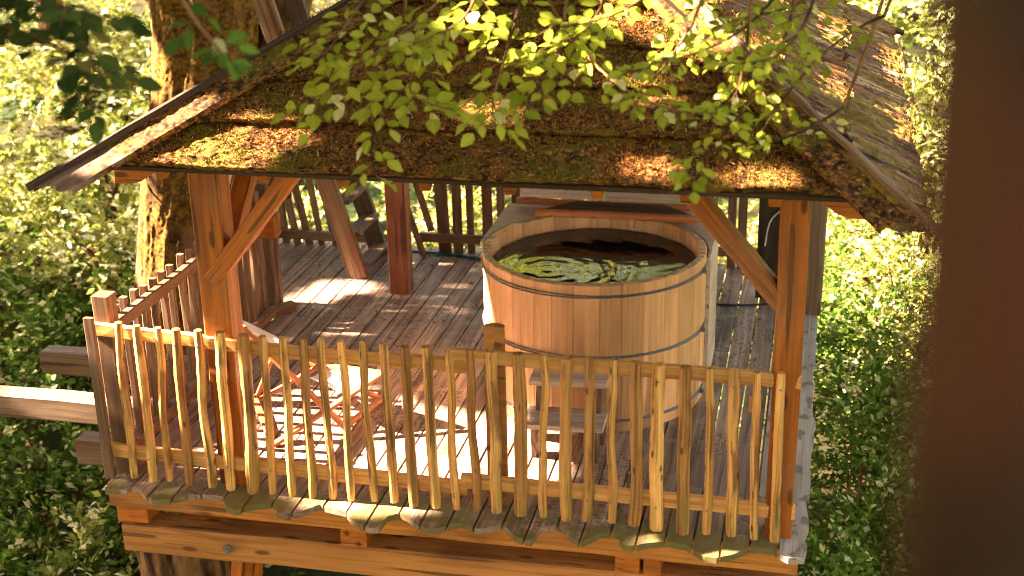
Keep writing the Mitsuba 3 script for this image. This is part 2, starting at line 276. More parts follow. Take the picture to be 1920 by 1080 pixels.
# the front slope: courses of shingles under moss
def fp(x, s, h=0.0):        # point on the front slope: s metres up from the eave, h metres proud
    return np.stack([x, -.35+s*CSL-h*SSL, 1.922+s*SSL+h*CSL], -1)
def left_x(s): return .38+.70*s
def right_x(s): return 3.95-.56*s
EXPO = .328
rm = np.random.default_rng(11)
for c in range(6):
    s0, s1 = c*EXPO, (c+1)*EXPO+.05
    nx, ns = 330, 26
    U, S = np.meshgrid(np.linspace(0, 1, nx), np.linspace(0, 1, ns))
    s = s0+(s1-s0)*S; xl, xr = left_x(s)-.03, right_x(s)+.03
    xr = np.maximum(xr, xl+.02)
    x = xl+(xr-xl)*U
    base = .050*(1-S)+.002
    q = np.stack([x, s, np.zeros_like(x)+c*3.1], -1)
    lump = (meshkit.fbm(q*9, 3, 2)-.5)*.040+(meshkit.noise(q*38, 5)-.5)*.016+(meshkit.noise(q*80, 7)-.5)*.010
    sag = (meshkit.noise(np.stack([x*3, x*0, x*0+c], -1), 9)-.5)*.03*(1-S)**2
    P = fp(x, s+sag, base+lump*(np.minimum(1, (1-S)*2+.3)*(.35+.65*np.minimum(1, S*5))))
    low = fp(x[0]+0*x[0], s[0]+sag[0]+.075, base[0]+lump[0]*.35-.10)      # the thick lower edge
    mid = fp(x[0], s[0]+sag[0]+.006+(meshkit.noise(np.stack([x[0]*45, x[0]*0, x[0]*0], -1), 3)-.5)*.016, base[0]+lump[0]*.35-.024)
    P = np.concatenate([low[None], mid[None], P]); n_ = ns+2
    i, j = np.meshgrid(np.arange(n_-1), np.arange(nx-1), indexing='ij')
    f = np.stack([i*nx+j, i*nx+j+1, (i+1)*nx+j+1, (i+1)*nx+j], -1).reshape(-1, 4)
    uv = np.stack([P[..., 0], np.broadcast_to(np.r_[-.05, -.02, s[:, 0]][:, None], P.shape[:2])], -1)
    put('mossy_course', (P.reshape(-1, 3), np.vstack([f[:, [0, 1, 2]], f[:, [0, 2, 3]]]), uv.reshape(-1, 2)), 'moss', sh, smooth=True)
def polar_dirs(n, r): return unit(r.normal(size=(n, 3)))
# boards under the roof (the underside seen from below the eave)
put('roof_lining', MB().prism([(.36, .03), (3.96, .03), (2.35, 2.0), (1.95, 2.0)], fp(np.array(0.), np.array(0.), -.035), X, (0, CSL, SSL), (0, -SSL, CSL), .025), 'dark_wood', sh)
# hip boards lying on the front slope
def hip_board(p0, p1, w, inner, h=.075, bare=0.0):
    d = unit(np.subtract(p1, p0)); n_ = np.array([0, -SSL, CSL]); side = unit(np.cross(n_, d))*inner
    U, W_ = np.meshgrid(np.linspace(0, 1, 240), np.linspace(0, 1, 18)); L = np.linalg.norm(np.subtract(p1, p0))
    # rough lower end
    q = np.stack([U*L, W_*w, 0*U], -1)
    endcut = (meshkit.noise(np.stack([W_*6, W_*0, W_*0+inner], -1), 3)-.5)*.05+W_*.13
    u = np.maximum(U*L, endcut)
    edge = np.minimum(1, np.minimum(W_, 1-W_)*5)
    lump = ((meshkit.fbm(q*14, 3, 4)-.5)*.020+(meshkit.noise(q*60, 5)-.5)*.010)*np.clip((u-.33+bare)*3, .12, 1)*edge
    top = np.asarray(p0)+u[..., None]*d+(W_*w)[..., None]*side+(.0+lump)[..., None]*n_
    bot0 = top[0]-n_*.03; bot1 = top[-1]-n_*.03
    P = np.concatenate([bot0[None], top, bot1[None]]); a, b = P.shape[:2]
    i, j = np.meshgrid(np.arange(a-1), np.arange(b-1), indexing='ij')
    f = np.stack([i*b+j, i*b+j+1, (i+1)*b+j+1, (i+1)*b+j], -1).reshape(-1, 4)
    if inner < 0: f = f[:, ::-1]
    P[:, 0] = P[:, 0]
    uv = np.stack([np.broadcast_to(u[:1]+bare, (a, b)), np.broadcast_to(np.linspace(0, w, a)[:, None], (a, b))], -1)
    return P.reshape(-1, 3), np.vstack([f[:, [0, 1, 2]], f[:, [0, 2, 3]]]), uv.reshape(-1, 2)
def moss_end_fn(p, n, uv):
    a = smoothstep(.20, .42, uv.x+(fbm(p.x*14, p.y*14, p.z*14)-.5)*.5)
    g = fbm(uv.x*2.5, uv.y*50, 3.0); w = mix((.10, .055, .038), (.30, .19, .14), dr.clip((g-.25)*1.8, 0, 1))
    return mix(w, moss_fn(p, n, uv), a)
scene['moss_to_wood'] = {'type': 'twosided', 'm': {'type': 'principled', 'base_color': proc(moss_end_fn), 'roughness': .85, 'specular': .2}}
HL0, HL1 = np.array([.131, -.617, 1.893]), np.array([1.70, 1.083, 2.797])
HR0, HR1 = np.array([4.259, -.633, 1.885]), np.array([2.60, 1.301, 2.913])
put('hip_board', hip_board(HL0, HL1, .16, -1), 'moss_to_wood', sh, smooth=True, label='mossy left hip board with bare lower end')
put('hip_board', hip_board(HR0, HR1, .16, 1, bare=.35), 'moss_to_wood', sh, smooth=True, label='shaded right hip board with lit lower end')
for p0, p1, m in ((HL0, HL1, 'dark_wood'), (HR0, HR1, 'weathered_wood')):
    n_ = np.array([0, -SSL, CSL])
    lift = .012 if p0[0] < 2 else .040
    put('hip_capping', MB().beam(p0+n_*lift-unit(p1-p0)*.02, p1+n_*lift, .026, .036, up=n_, segs=14, jit=.003, ch=.006), m, sh)
# side slopes: courses of mossy split shakes, ragged at their lower ends
def side_slope(sign):
    eave_x, ridge_x = (4.20, 2.17) if sign > 0 else (.34, 2.17)
    H0, H1 = (HR0, HR1) if sign > 0 else (HL0, HL1)
    slope = (H1[2]-H0[2])/abs(H1[0]-H0[0]); up = unit(np.array([-sign*1.0, 0, slope])); nrm = unit(np.array([sign*slope, 0, 1.0]))
    run = abs(ridge_x-eave_x)/abs(up[0]); nc = 6; expo = run/nc
    z_e = H0[2]+abs(H0[0]-eave_x)*slope+(-.015 if sign > 0 else -.10)
    def hip_y(x): return H0[1]+(x-H0[0])/(H1[0]-H0[0])*(H1[1]-H0[1])
    for c in range(nc):
        ny, ns = (420, 44) if sign > 0 else (60, 6)
        S = np.linspace(0, 1, ns)[:, None]; V = np.linspace(0, 1, ny)[None]
        s_ = c*expo+S*(expo+.05); x0 = eave_x+up[0]*s_
        ya = hip_y(x0)-.035; yb = 3.88-np.maximum(0, s_-.2)*.70; yy = ya+(np.maximum(yb, ya+.02)-ya)*V
        cell = np.floor(yy/.085+.3*np.sin(yy*9)); rag = (meshkit.noise(np.stack([cell*1.7, cell*0+c, cell*0], -1), 5)-.5)*(.09 if c else .03); th = meshkit.noise(np.stack([cell*2.3, cell*0+c, cell*0+4], -1), 6)*.022
        sr = s_+rag*(1-S)**2
        q = np.stack([yy*26, sr*2.2+c, yy*0], -1)
        h = .060*(1-S)+th*(1-S*.6)+.026*(meshkit.fbm(q, 3, 8)-.5)+.022*(meshkit.noise(np.stack([yy*55, sr*7, yy*0+c], -1), 3)-.5)+.012*(meshkit.noise(np.stack([yy*60, sr*50, yy*0], -1), 4)-.5)
        P = np.stack([eave_x+up[0]*sr, yy, z_e+up[2]*sr], -1)+nrm*h[..., None]
        low = P[0]-nrm*.07+up*.03; P = np.concatenate([low[None], P]); n_ = ns+1
        P = np.concatenate([P[:, :1]-nrm*.06, P], 1); yy = np.concatenate([yy[:, :1]-.1, yy], 1); sr = np.concatenate([sr[:, :1], sr], 1)
        m_ = ny+1; i, j = np.meshgrid(np.arange(n_-1), np.arange(m_-1), indexing='ij')
        f = np.stack([i*m_+j, i*m_+j+1, (i+1)*m_+j+1, (i+1)*m_+j], -1).reshape(-1, 4)
        uv = np.stack([np.concatenate([sr[:1]-.07, sr]), np.concatenate([yy[:1], yy])], -1)
        put('shake_course', (P.reshape(-1, 3), np.vstack([f[:, [0, 1, 2]], f[:, [0, 2, 3]]]), uv.reshape(-1, 2)), 'shakes', sh, smooth=True)
    m = MB(); a = np.array([eave_x, -.3, z_e-.04]); b = np.array([ridge_x, 1.25, a[2]+abs(ridge_x-eave_x)*slope]); e = np.array([eave_x, 3.88, a[2]]); g = np.array([ridge_x, 2.3, b[2]])
    m.raw([a, e, g, b], [[0, 1, 2, 3]], [[0, 0], [0, 4], [2, 3], [2, 1]])
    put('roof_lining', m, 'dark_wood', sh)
    if sign > 0:
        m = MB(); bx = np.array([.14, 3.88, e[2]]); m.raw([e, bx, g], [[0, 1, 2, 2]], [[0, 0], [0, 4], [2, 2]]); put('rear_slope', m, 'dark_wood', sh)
        put('eave_pole', MB().tube([(4.02, 3.86, 1.99), (4.32, 3.92, 1.885)], [.022, .022], 10), 'dark_wood', sh)
side_slope(1); side_slope(-1)
# moss tufts and twigs on the front slope
def blades(n, seed, mat_uv=True):
    r = np.random.default_rng(seed); s = r.uniform(0, 1.75, n); x = left_x(s)-.1+(right_x(s)+.1-left_x(s)+.1)*r.random(n)
    fr = (s % EXPO)/EXPO; P = fp(x, s, .050*(1-fr)+.004+.004)
    d = unit(np.array([0, -.5, .75])+r.normal(0, .55, (n, 3))); sd = unit(np.cross(d, r.normal(size=(n, 3)))); L = r.uniform(.007, .022, n)[:, None]*np.where(r.random((n, 1)) < .03, 2.2, 1)
    V = np.stack([P-sd*.0032, P+sd*.0032, P+d*L], 1).reshape(-1, 3)
    return V, np.arange(3*n).reshape(-1, 3), np.repeat(np.c_[r.integers(0, 9000, n), np.full(n, .2)], 3, 0)
put('moss_tufts', blades(70000, 31), 'tufts', sh, kind='stuff')

# ------------------------------------------------------------------ fences
ff = thing('picket_fence', label='front fence of crooked peeled yellow stakes nailed to two rails along the deck edge', category='fence')
for x0, x1, y, xs_, zs_ in ((-.07, 2.07, .022, (-.07, .45, 1.1, 2.1), (.893, .872, .838, .832)), (2.0, 3.762, .026, (2, 3.8), (.886, .880))):
    m = MB().beam((x0, y, 0), (x1, y, 0), .036, .075, segs=24, jit=.0016)
    for v_ in m.V: v_[:, 2] += np.interp(v_[:, 0], xs_, zs_)
    put('top_rail', m, 'rail_wood', ff)
for x0, x1, z0, z1, y in ((-.04, 2.05, .155, .118, .022), (2.02, 3.77, .158, .150, .026)):
    put('bottom_rail', MB().beam((x0, y, z0), (x1, y, z1), .036, .082, segs=12, jit=.0016), 'rail_wood', ff)
STAKES = [(.145, .957, .117, .012, .038), (.253, .949, .234, .007, .046), (.374, .942, .335, .017, .037), (.479, .941, .453, .002, .046), (.605, .943, .591, -.001, .045), (.733, .943, .702, -.003, .051), (.869, .941, .838, -.006, .061), (.977, .939, .952, .002, .039), (1.088, .938, 1.067, -.002, .041), (1.204, .944, 1.185, .003, .041), (1.299, .945, 1.3, .005, .038), (1.407, .94, 1.407, .006, .038), (1.529, .943, 1.538, .013, .038), (1.642, .946, 1.653, .019, .043), (1.759, .939, 1.764, .008, .048), (1.874, .945, 1.886, .014, .048), (1.99, .939, 2.002, .017, .037), (2.103, .947, 2.114, .025, .04), (2.217, .947, 2.224, .021, .053), (2.356, .943, 2.352, .018, .06), (2.488, .947, 2.476, .019, .037), (2.605, .941, 2.599, .016, .055), (2.727, .945, 2.707, .018, .049), (2.842, .945, 2.839, .02, .039), (2.955, .942, 2.957, .02, .054), (3.071, .936, 3.071, .004, .062), (3.203, .935, 3.209, .003, .059), (3.318, .938, 3.33, .01, .039), (3.437, .933, 3.458, .012, .051), (3.55, .934, 3.574, .009, .038), (3.665, .937, 3.677, -.017, .044)]
rs = np.random.default_rng(77)
for i, (x0, z0, x1, z1, w) in enumerate(STAKES):
    n = 18; t = np.linspace(0, 1, n); amp = .0015+.004*rs.random(); ph = rs.uniform(0, 6.3, 3)
    off = amp*(np.sin(t*rs.uniform(4, 8)+ph[0])+.6*np.sin(t*rs.uniform(9, 14)+ph[1])); off -= off[0]+(off[-1]-off[0])*t
    offy = .006*np.sin(t*6+ph[2])
    pts = np.c_[x0+(x1-x0)*t+off, -.028+offy, z0+.004+(z1-z0-.004)*t]
    rad = w*.58*(.94+.10*t+.05*np.sin(t*11+ph[1])+.10*np.exp(-((t-rs.uniform(.25, .75))/.035)**2)*(rs.random() < .6))
    rad[0] *= .93; rad[-1] *= .90
    k = put('stake', MB().tube(pts, rad, 10, seed=i, rough=.03), 'stake_wood', ff, smooth=True)
m = MB()
for x0, z0, x1, z1, w in STAKES:
    for zz_ in (.86, .15):
        t = (z0-zz_)/(z0-z1); xx = x0+(x1-x0)*t; m.tube([(xx, -.028-w*.50, zz_), (xx, -.028-w*.56, zz_)], .0055, 6)
put('nail_heads', m, 'metal', ff, kind='stuff')
put('corner_board', MB().beam((-.03, -.028, .0), (-.026, -.028, .977), .058, .03, up=Y, segs=5, jit=.001), 'brown_timber', ff)
put('corner_post', MB().beam((.02, .085, -.04), (.012, .085, 1.075), .10, .10, up=Y, segs=6, jit=.0012, ch=.008), 'brown_timber', ff)
hp = [(-.055, 0), (-.05, .03), (-.03, .048), (0, .055), (.03, .048), (.05, .03), (.055, 0)]
put('half_log_post', MB().prism(hp, (2.21, .062, 0), X, Y, Z, 1.045), 'beam_timber', ff)
put('rail_block', MB().beam((3.545, .03, .79), (3.545, .03, .70), .06, .05, up=Y), 'rail_wood', ff)

lf = thing('side_fence', label='left fence of flat topped square battens beside the mossy trunk', category='fence')
put('top_rail', MB().beam((0.0, .10, .845), (0.0, 2.35, .845), .05, .075, segs=10, jit=.0015), 'brown_timber', lf)
put('bottom_rail', MB().beam((0.0, .10, .075), (0.0, 2.35, .075), .05, .075, segs=10, jit=.0015), 'brown_timber', lf)
for i, y in enumerate((.17, .283, .391, .514, .628, .744, .859, .977, 1.122, 1.252, 1.37, 1.49, 1.61, 1.73, 1.85, 1.97, 2.09, 2.21)):
    dx = rs.uniform(-.012, .012)
    put('batten', MB().beam((-.045+dx, y+rs.uniform(-.02, .02), -.03), (-.045, y, .93+rs.uniform(-.01, .012)), .042, .038, up=Y, segs=4, jit=.002), 'brown_timber', lf)

rf = thing('rear_fence', label='rear fence of brown vertical battens backed by sunlit green', category='fence')
put('bottom_rail', MB().beam((-.60, 3.97, .10), (.365, 3.97, .10), .05, .075, segs=5, jit=.001), 'weathered_wood', rf)
put('bottom_rail', MB().beam((.64, 3.97, .135), (3.75, 3.97, .15), .05, .075, segs=8, jit=.001), 'weathered_wood', rf)
put('top_rail', MB().beam((-.60, 3.97, .95), (3.75, 3.97, .98), .05, .075, segs=8, jit=.001), 'weathered_wood', rf)
for xb, xt, w in ((-.545, -.62, .06), (-.436, -.62, .062), (-.331, -.54, .065), (-.223, -.38, .055), (-.093, -.30, .058), (.84, .80, .105), (.954, .94, .078), (1.061, 1.05, .06), (1.205, 1.195, .085), (1.32, 1.31, .065), (1.44, 1.44, .07), (1.56, 1.57, .07), (3.16, 3.15, .065), (3.245, 3.235, .07), (3.62, 3.62, .07)):
    put('batten', MB().beam((xb, 4.02, -.06), (xt, 4.02, 1.08), w, .03, up=Y, segs=4, jit=.0015), 'weathered_wood', rf)
put('leaning_batten', MB().beam((.685, 3.9, 0), (.36, 3.94, 1.05), .05, .035, up=Y), 'weathered_wood', rf)
put('leaning_batten', MB().beam((.75, 3.94, .20), (.52, 3.96, 1.0), .055, .03, up=Y), 'weathered_wood', rf)
put('corner_rail', MB().beam((-.60, 3.95, .10), (-.62, 3.2, .10), .05, .07), 'weathered_wood', rf)
put('corner_rail', MB().beam((-.60, 3.95, .95), (-.62, 3.2, .95), .05, .07), 'weathered_wood', rf)
put('wide_board', MB().beam((3.47, 3.42, 0), (3.47, 3.42, 1.5), .17, .05, up=Y), 'dark_wood', rf, label='dark wide board behind the right brace')

# ------------------------------------------------------------------ hot tub
TC, TR, TH = np.array([2.46, 1.69]), .6926, .938
tub = thing('hot_tub', label='round cedar stave hot tub bound with steel cable hoops and full of dark water', category='hot tub')
NS = 32; r2 = np.random.default_rng(3); ang = np.linspace(0, 2*np.pi, NS+1)+np.r_[0, r2.uniform(-.02, .02, NS-1), 0]
for i in range(NS):
    a0, a1 = ang[i]+.0016, ang[i+1]-.0016; UID[0] += 1; uo = 16.*(UID[0] % 997); m = MB(); aa = np.linspace(a0, a1, 4)
    ro = TR+r2.uniform(-.0015, .0015); ri = TR-.046; zt = TH+r2.uniform(-.0015, .0015); zb = .0
    ring = lambda r, z: np.c_[TC[0]+r*np.cos(aa), TC[1]+r*np.sin(aa), np.full(4, z)]
    prof = [(ro, zb), (ro, zt-.006), (ro-.006, zt), (ri+.004, zt), (ri, zt-.004), (ri, zb+.05)]
    zz = [q[1] for q in prof]
    R_ = [ring(*q) for q in prof]
    for k in range(5):
        v = np.vstack([R_[k], R_[k+1]]); f = [[j, j+1, j+5, j+4] for j in range(3)]
        gu = [zz[k], zz[k+1]] if k in (0, 1, 3, 4) else [zz[k]+3, zz[k]+3.04]
        m.raw(v, f, np.c_[uo+np.repeat(gu, 4), np.tile(aa*TR, 2)-aa[0]*TR])
    for j in (0, 3):
        v = np.array([q[j] for q in R_]); m.raw(v, [[0, 1, 2, 5], [2, 3, 4, 5]] if j == 0 else [[5, 2, 1, 0], [5, 4, 3, 2]], np.c_[uo+v[:, 2], np.arange(6)*.01])
    put('stave', m, 'cedar', tub)
for z in (.868, .487, .075):
    t = np.linspace(0, 2*np.pi, 121); m = MB()
    for k in (-1, 1):
        m.tube(np.c_[TC[0]+(TR+.006)*np.cos(t), TC[1]+(TR+.006)*np.sin(t), z+k*.0065+0.003*np.sin(t*3+k)], .0042, 6, cap=False)
    for t0 in (-.15,):
        c = np.array([TC[0]+(TR+.014)*math.cos(t0), TC[1]+(TR+.014)*math.sin(t0), z]); m.beam(c+(-.0, -.04, 0), c+(0, .04, 0), .02, .035)
    put('hoop', m, 'metal', tub, smooth=True)
m = MB(); t = np.linspace(0, 2*np.pi, 49)[:-1]; fl = np.c_[TC[0]+(TR-.054)*np.cos(t), TC[1]+(TR-.054)*np.sin(t), np.full(48, .07)]
for k in range(48):
    k2 = (k+1) % 48; lo, hi = fl[[k, k2]], fl[[k, k2]]+np.array([0, 0, .765]); m.raw(np.vstack([lo, hi]), [[0, 1, 3, 2]], np.zeros((4, 2))+[[0, 0], [.1, 0], [0, .7], [.1, .7]])
put('added_dark_liner', m.raw(np.vstack([[*TC, .07], fl]), [[0, 1+k, 1+(k+1) % 48] for k in range(48)], np.vstack([[0, 0], fl[:, :2]])), 'black_rubber', tub)  # near-black sheet added inside the staves to make the water look dark
# board with nails over the rear rim
bb = put('head_board', MB().beam((1.99, 2.20, .972), (3.045, 2.215, .972), .055, .042, segs=6, jit=.002), 'chair_wood', tub, label='dark board with nail heads across the rear rim')
put('head_board', MB().prism([(2.02, 2.235), (3.02, 2.25), (2.80, 2.45), (2.22, 2.45)], (0, 0, .962), X, Y, Z, .022), 'dark_wood', tub)
m = MB()
for k in range(7): m.tube([(2.1+.14*k, 2.168, .965), (2.1+.14*k, 2.164, .965)], .006, 6)
put('nail_heads', m, 'metal', tub, kind='stuff')
put('water_inlet', MB().beam((2.62, 2.325, .90), (2.78, 2.325, .90), .02, .10), 'black_rubber', tub)
nr, na = 150, 300; rr = np.linspace(0, TR-.05, nr)[:, None]; aa = np.linspace(0, 2*np.pi, na+1)[None]
px, py = TC[0]+rr*np.cos(aa), TC[1]+rr*np.sin(aa)
d1 = np.hypot(px-2.2, py-1.5); d2 = np.hypot(px-2.75, py-1.9)
hz = .00035*np.sin(d1*62)+.00025*np.sin(d2*48+1)+.0016*(meshkit.fbm(np.stack([px*6, py*11, px*0], -1), 3, 3)-.5)
P = np.stack([px, py, .842+hz+.0*px], -1); i, j = np.meshgrid(np.arange(nr-1), np.arange(na), indexing='ij'); n_ = na+1
f = np.stack([i*n_+j, (i+1)*n_+j, (i+1)*n_+j+1, i*n_+j+1], -1).reshape(-1, 4)
put('water', (P.reshape(-1, 3), np.vstack([f[:, [0, 1, 2]], f[:, [0, 2, 3]]]), np.stack([px, py], -1).reshape(-1, 2)), 'water_surface', smooth=True, label='dark rippled water inside the round tub', kind='structure')

cb = thing('stove_cabinet', label='pale wooden cabinet wrapped around the rear half of the round tub', category='cabinet')
arc = [(TC[0]+(TR+.012)*math.cos(a), TC[1]+(TR+.012)*math.sin(a)) for a in np.linspace(-.02, np.pi+.02, 40)]
top = [(3.175, 1.70)]+arc+[(1.745, 1.70), (1.745, 2.50), (3.165, 2.50)]
put('top_panel', MB().prism(arc+[(1.735, 1.68), (1.735, 2.50), (3.178, 2.50), (3.178, 1.68)], (0, 0, .905), X, Y, Z, .025), 'pale_larch', cb)
put('side_panel', MB().beam((3.165, 1.70, .45), (3.160, 2.40, .45), .022, .90), 'pale_larch', cb)
put('side_panel', MB().beam((1.75, 1.72, .45), (1.75, 2.5, .45), .022, .90), 'pale_larch', cb)
put('recess_shade_panel', MB().beam((3.06, 2.45, .42), (3.06, 3.6, .42), .03, .84), 'dark_wood', cb)  # dark panel stands in for the shade of the recess behind
put('trim_strip', MB().beam((1.80, 2.46, .965), (2.98, 2.46, .965), .035, .04), 'chair_wood', cb)
put('back_panel', MB().beam((1.82, 2.50, 1.05), (2.385, 2.50, 1.05), .025, .14), 'pale_larch', cb)
put('back_panel', MB().beam((2.40, 2.50, 1.05), (2.97, 2.50, 1.05), .025, .14), 'pale_larch', cb)
put('cabinet_lid', MB().beam((2.39, 2.48, 1.13), (2.39, 3.6, 1.11), 1.2, .03), 'pale_larch', cb)

st = thing('step_stool', label='small two tread wooden step stool standing before the tub', category='step stool')
put('tread', MB().beam((2.225, .70, .225), (2.69, .70, .235), .24, .036, segs=4, jit=.001), 'pale_larch', st)
put('tread', MB().beam((2.235, .86, .415), (2.685, .86, .425), .20, .036, segs=4, jit=.001), 'pale_larch', st)
for x in (2.285, 2.64):
    put('side_board', MB().prism([(.64, 0), (.72, 0), (.72, .12), (.82, .12), (.86, 0), (.95, 0), (.95, .395), (.79, .395), (.75, .208), (.60, .208)], (x-.0125, 0, 0), Y, Z, X, .025), 'weathered_wood', st)

# ------------------------------------------------------------------ folding chair
ch = thing('folding_deck_chair', label='folding wooden deck chair with white canvas standing behind the left part of the front fence', category='deck chair')
def bar(name, a, b, w=.042, h=.024, mat='chair_wood', **l): return put(name, MB().beam(a, b, w, h, ch=.004), mat, ch, **l)
bar('long_rail', (.235, 1.20, .475), (1.23, 1.16, .015)); bar('long_rail', (.50, .76, .625), (1.13, .74, .015))
bar('short_rail', (.745, .50, .01), (1.33, .86, .36)); bar('short_rail', (.40, 1.03, .01), (.90, 1.12, .30))
bar('prop_rail', (.40, 1.05, .01), (.53, 1.1, .31))
bar('cross_bar', (.235, 1.20, .475), (.50, .76, .625), .05, .03); bar('cross_bar', (1.30, .885, .345), (.83, 1.14, .25)); bar('cross_bar', (1.12, .76, .05), (1.22, 1.15, .05))
bar('cross_bar', (.70, .56, .03), (.40, 1.03, .05))
bar('arm_rest', (.33, 1.0, .575), (.62, 1.0, .445), .06, .03, 'canvas', label='wooden arm rest with sunlit white put into its colour')  # white material stands in for sun on the top of this bar
A = np.array([(.835, 1.15, .245), (1.297, .90, .338), (1.07, .75, .27), (.775, 1.0, .23)])
U, W_ = np.meshgrid(np.linspace(0, 1, 12), np.linspace(0, 1, 12)); P = ((1-U)*(1-W_))[..., None]*A[0]+(U*(1-W_))[..., None]*A[1]+(U*W_)[..., None]*A[2]+((1-U)*W_)[..., None]*A[3]
P[..., 2] -= .035*np.sin(np.pi*W_)*(1-.3*np.sin(np.pi*U)); i, j = np.meshgrid(np.arange(11), np.arange(11), indexing='ij')
f = np.stack([i*12+j, i*12+j+1, (i+1)*12+j+1, (i+1)*12+j], -1).reshape(-1, 4)
put('canvas_seat', (P.reshape(-1, 3), np.vstack([f[:, [0, 1, 2]], f[:, [0, 2, 3]]]), np.stack([U, W_], -1).reshape(-1, 2)), 'canvas', ch, smooth=True)

# ------------------------------------------------------------------ ladder, palisade, hoses
la = thing('ladder', label='steep wooden ladder leaning beside the reddish rear post', category='ladder')
def lad(y, z): return np.array([.335-.285*z, y, z])
for y, t in ((3.31, 'weathered_wood'), (3.86, 'dark_wood')):
    put('stringer', MB().beam(lad(y, 0), lad(y, 2.2), .06, .15, up=X, segs=6, jit=.0015), t, la)
for z in (.10, .35, .60, .85, 1.1):
    c = lad(3.34, z); put('tread', MB().beam(c+(.05, 0, 0), c+(.05, .50, 0), .13, .032), 'weathered_wood', la)
pa = thing('palisade', label='short screen of dark upright slabs under a cross beam behind the front left post', category='screen')
for x, y, w, d, h in ((-.235, 2.30, .13, .05, .98), (-.09, 2.22, .12, .05, .95), (-.115, 2.42, .10, .06, .95), (-.09, 2.56, .10, .05, .97), (-.10, 2.68, .09, .05, .9)):
    put('slab', MB().beam((x, y, -.02), (x, y, h), w, d, up=(.25, 1, 0), segs=7, jit=.003, ch=.008), 'weathered_wood', pa)
put('cross_beam', MB().beam((-.36, 2.30, .745), (.115, 2.30, .75), .12, .16, ch=.008), 'oiled_timber', pa)
put('sill', MB().beam((-.25, 2.16, .03), (.06, 2.60, .03), .08, .06), 'weathered_wood', pa)
put('upright', MB().beam((-.02, 2.36, .8), (-.02, 2.36, 1.5), .09, .09), 'oiled_timber', pa)
put('upright', MB().beam((-.22, 2.40, .8), (-.16, 2.40, 1.5), .07, .07), 'red_timber', pa)
put('back_board', MB().beam((-.13, 2.78, .80), (-.13, 2.78, 1.5), .34, .03, up=Y), 'dark_wood', pa)
put('latch', MB().tube([(-.13, 2.34, .83), (-.125, 2.34, .93), (-.14, 2.34, 1.02), (-.12, 2.34, 1.08)], .012, 7), 'metal', pa)
put('hanging_cloth', MB().raw([(-.34, 2.33, 1.10), (-.20, 2.33, 1.10), (-.285, 2.31, .86), (-.27, 2.31, .86)], [[0, 1, 3, 2]], [[0, 0], [.1, 0], [.1, .2], [0, .2]]), 'pink_cloth', label='small pinkish cloth hanging beside the front left post', category='cloth')
def wire(pts, r, n=60):
    p = np.asarray(pts, float); t = np.linspace(0, 1, len(p)); from scipy.interpolate import CubicSpline
    return MB().tube(CubicSpline(t, p)(np.linspace(0, 1, n)), r, 8)
put('garden_hose', wire([(.30, 3.93, .012), (.55, 3.95, .012), (.85, 3.93, .012), (1.19, 3.86, .012), (1.7, 3.75, .012)], .011), 'hose_rubber', smooth=True, label='teal garden hose lying along the back edge of deck', category='hose')
put('power_cable', wire([(3.05, 3.18, .01), (3.2, 3.19, .01), (3.35, 3.21, .01), (3.50, 3.28, .01), (3.62, 3.40, .01)], .009), 'black_rubber', smooth=True, label='black cable crossing the boards to the right of tub', category='cable')
wc = put('white_cable', wire([(3.44, 3.36, .42), (3.45, 3.36, .52), (3.475, 3.35, .62), (3.53, 3.34, .69), (3.56, 3.34, .71)], .006), 'white_plastic', smooth=True, label='thin white cable with pink end curving before the dark board', category='cable')
put('plug', wire([(3.535, 3.34, .695), (3.56, 3.34, .715), (3.58, 3.34, .725)], .011, 6), 'pink_plastic', wc, smooth=True)
fwd_h = unit(FWD*np.array([1, 1, 0])); fp_o = EYE+FWD*.50+RIGHT*.243
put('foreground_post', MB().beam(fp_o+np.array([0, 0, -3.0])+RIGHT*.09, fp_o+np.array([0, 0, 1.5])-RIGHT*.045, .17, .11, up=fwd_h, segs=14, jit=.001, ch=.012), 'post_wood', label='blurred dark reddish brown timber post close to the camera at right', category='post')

# ------------------------------------------------------------------ foliage
def leaf_set(c, d, n, L, W, rng, near=False):
    """leaves: base c, direction d, normal n (each k x 3), length L, width W"""
    k = len(c); d = unit(d); s = unit(np.cross(n, d)); n = np.cross(d, s); L = L[:, None]; W = W[:, None]
    if near:
        prof = [(0, 0), (.22, .36), (.5, .5), (.78, .30), (1.0, 0)]
        v = []; uvv = []; droop = rng.uniform(.05, .22, (k, 1))
        for t, w in prof:
            for sgn in ((-1, 0, 1) if w else (0,)):
                wob = rng.normal(0, .02, (k, 1))
                v.append(c+d*L*t+s*W*w*sgn+n*(abs(sgn)*w*W*.22-droop*L*t*t+wob*L*(t > 0))); uvv.append(.5+.5*sgn)
        f0 = np.array([[0, 2, 1], [0, 3, 2], [1, 2, 5], [1, 5, 4], [2, 3, 6], [2, 6, 5], [4, 5, 8], [4, 8, 7], [5, 6, 9], [5, 9, 8], [7, 8, 10], [8, 9, 10]])
    else:
        v = [c, c+d*L*.5+s*W*.5+n*W*.12, c+d*L, c+d*L*.5-s*W*.5+n*W*.12]; uvv = [.5, 1, .5, 0]
        f0 = np.array([[0, 1, 2], [0, 2, 3]])
    m = len(v); V = np.stack(v, 1).reshape(-1, 3); F = (f0[None]+(np.arange(k)*m)[:, None, None]).reshape(-1, 3)
    ids = rng.integers(0, 60000, k); UV = np.stack([np.repeat(ids, m)+.5, np.tile(uvv, k)], -1)
    return V, F, UV
def join(parts):
    o = 0; V, F, U = [], [], []
    for v, f, u in parts: V.append(v); F.append(f+o); U.append(u); o += len(v)
    return np.vstack(V), np.vstack(F), np.vstack(U)
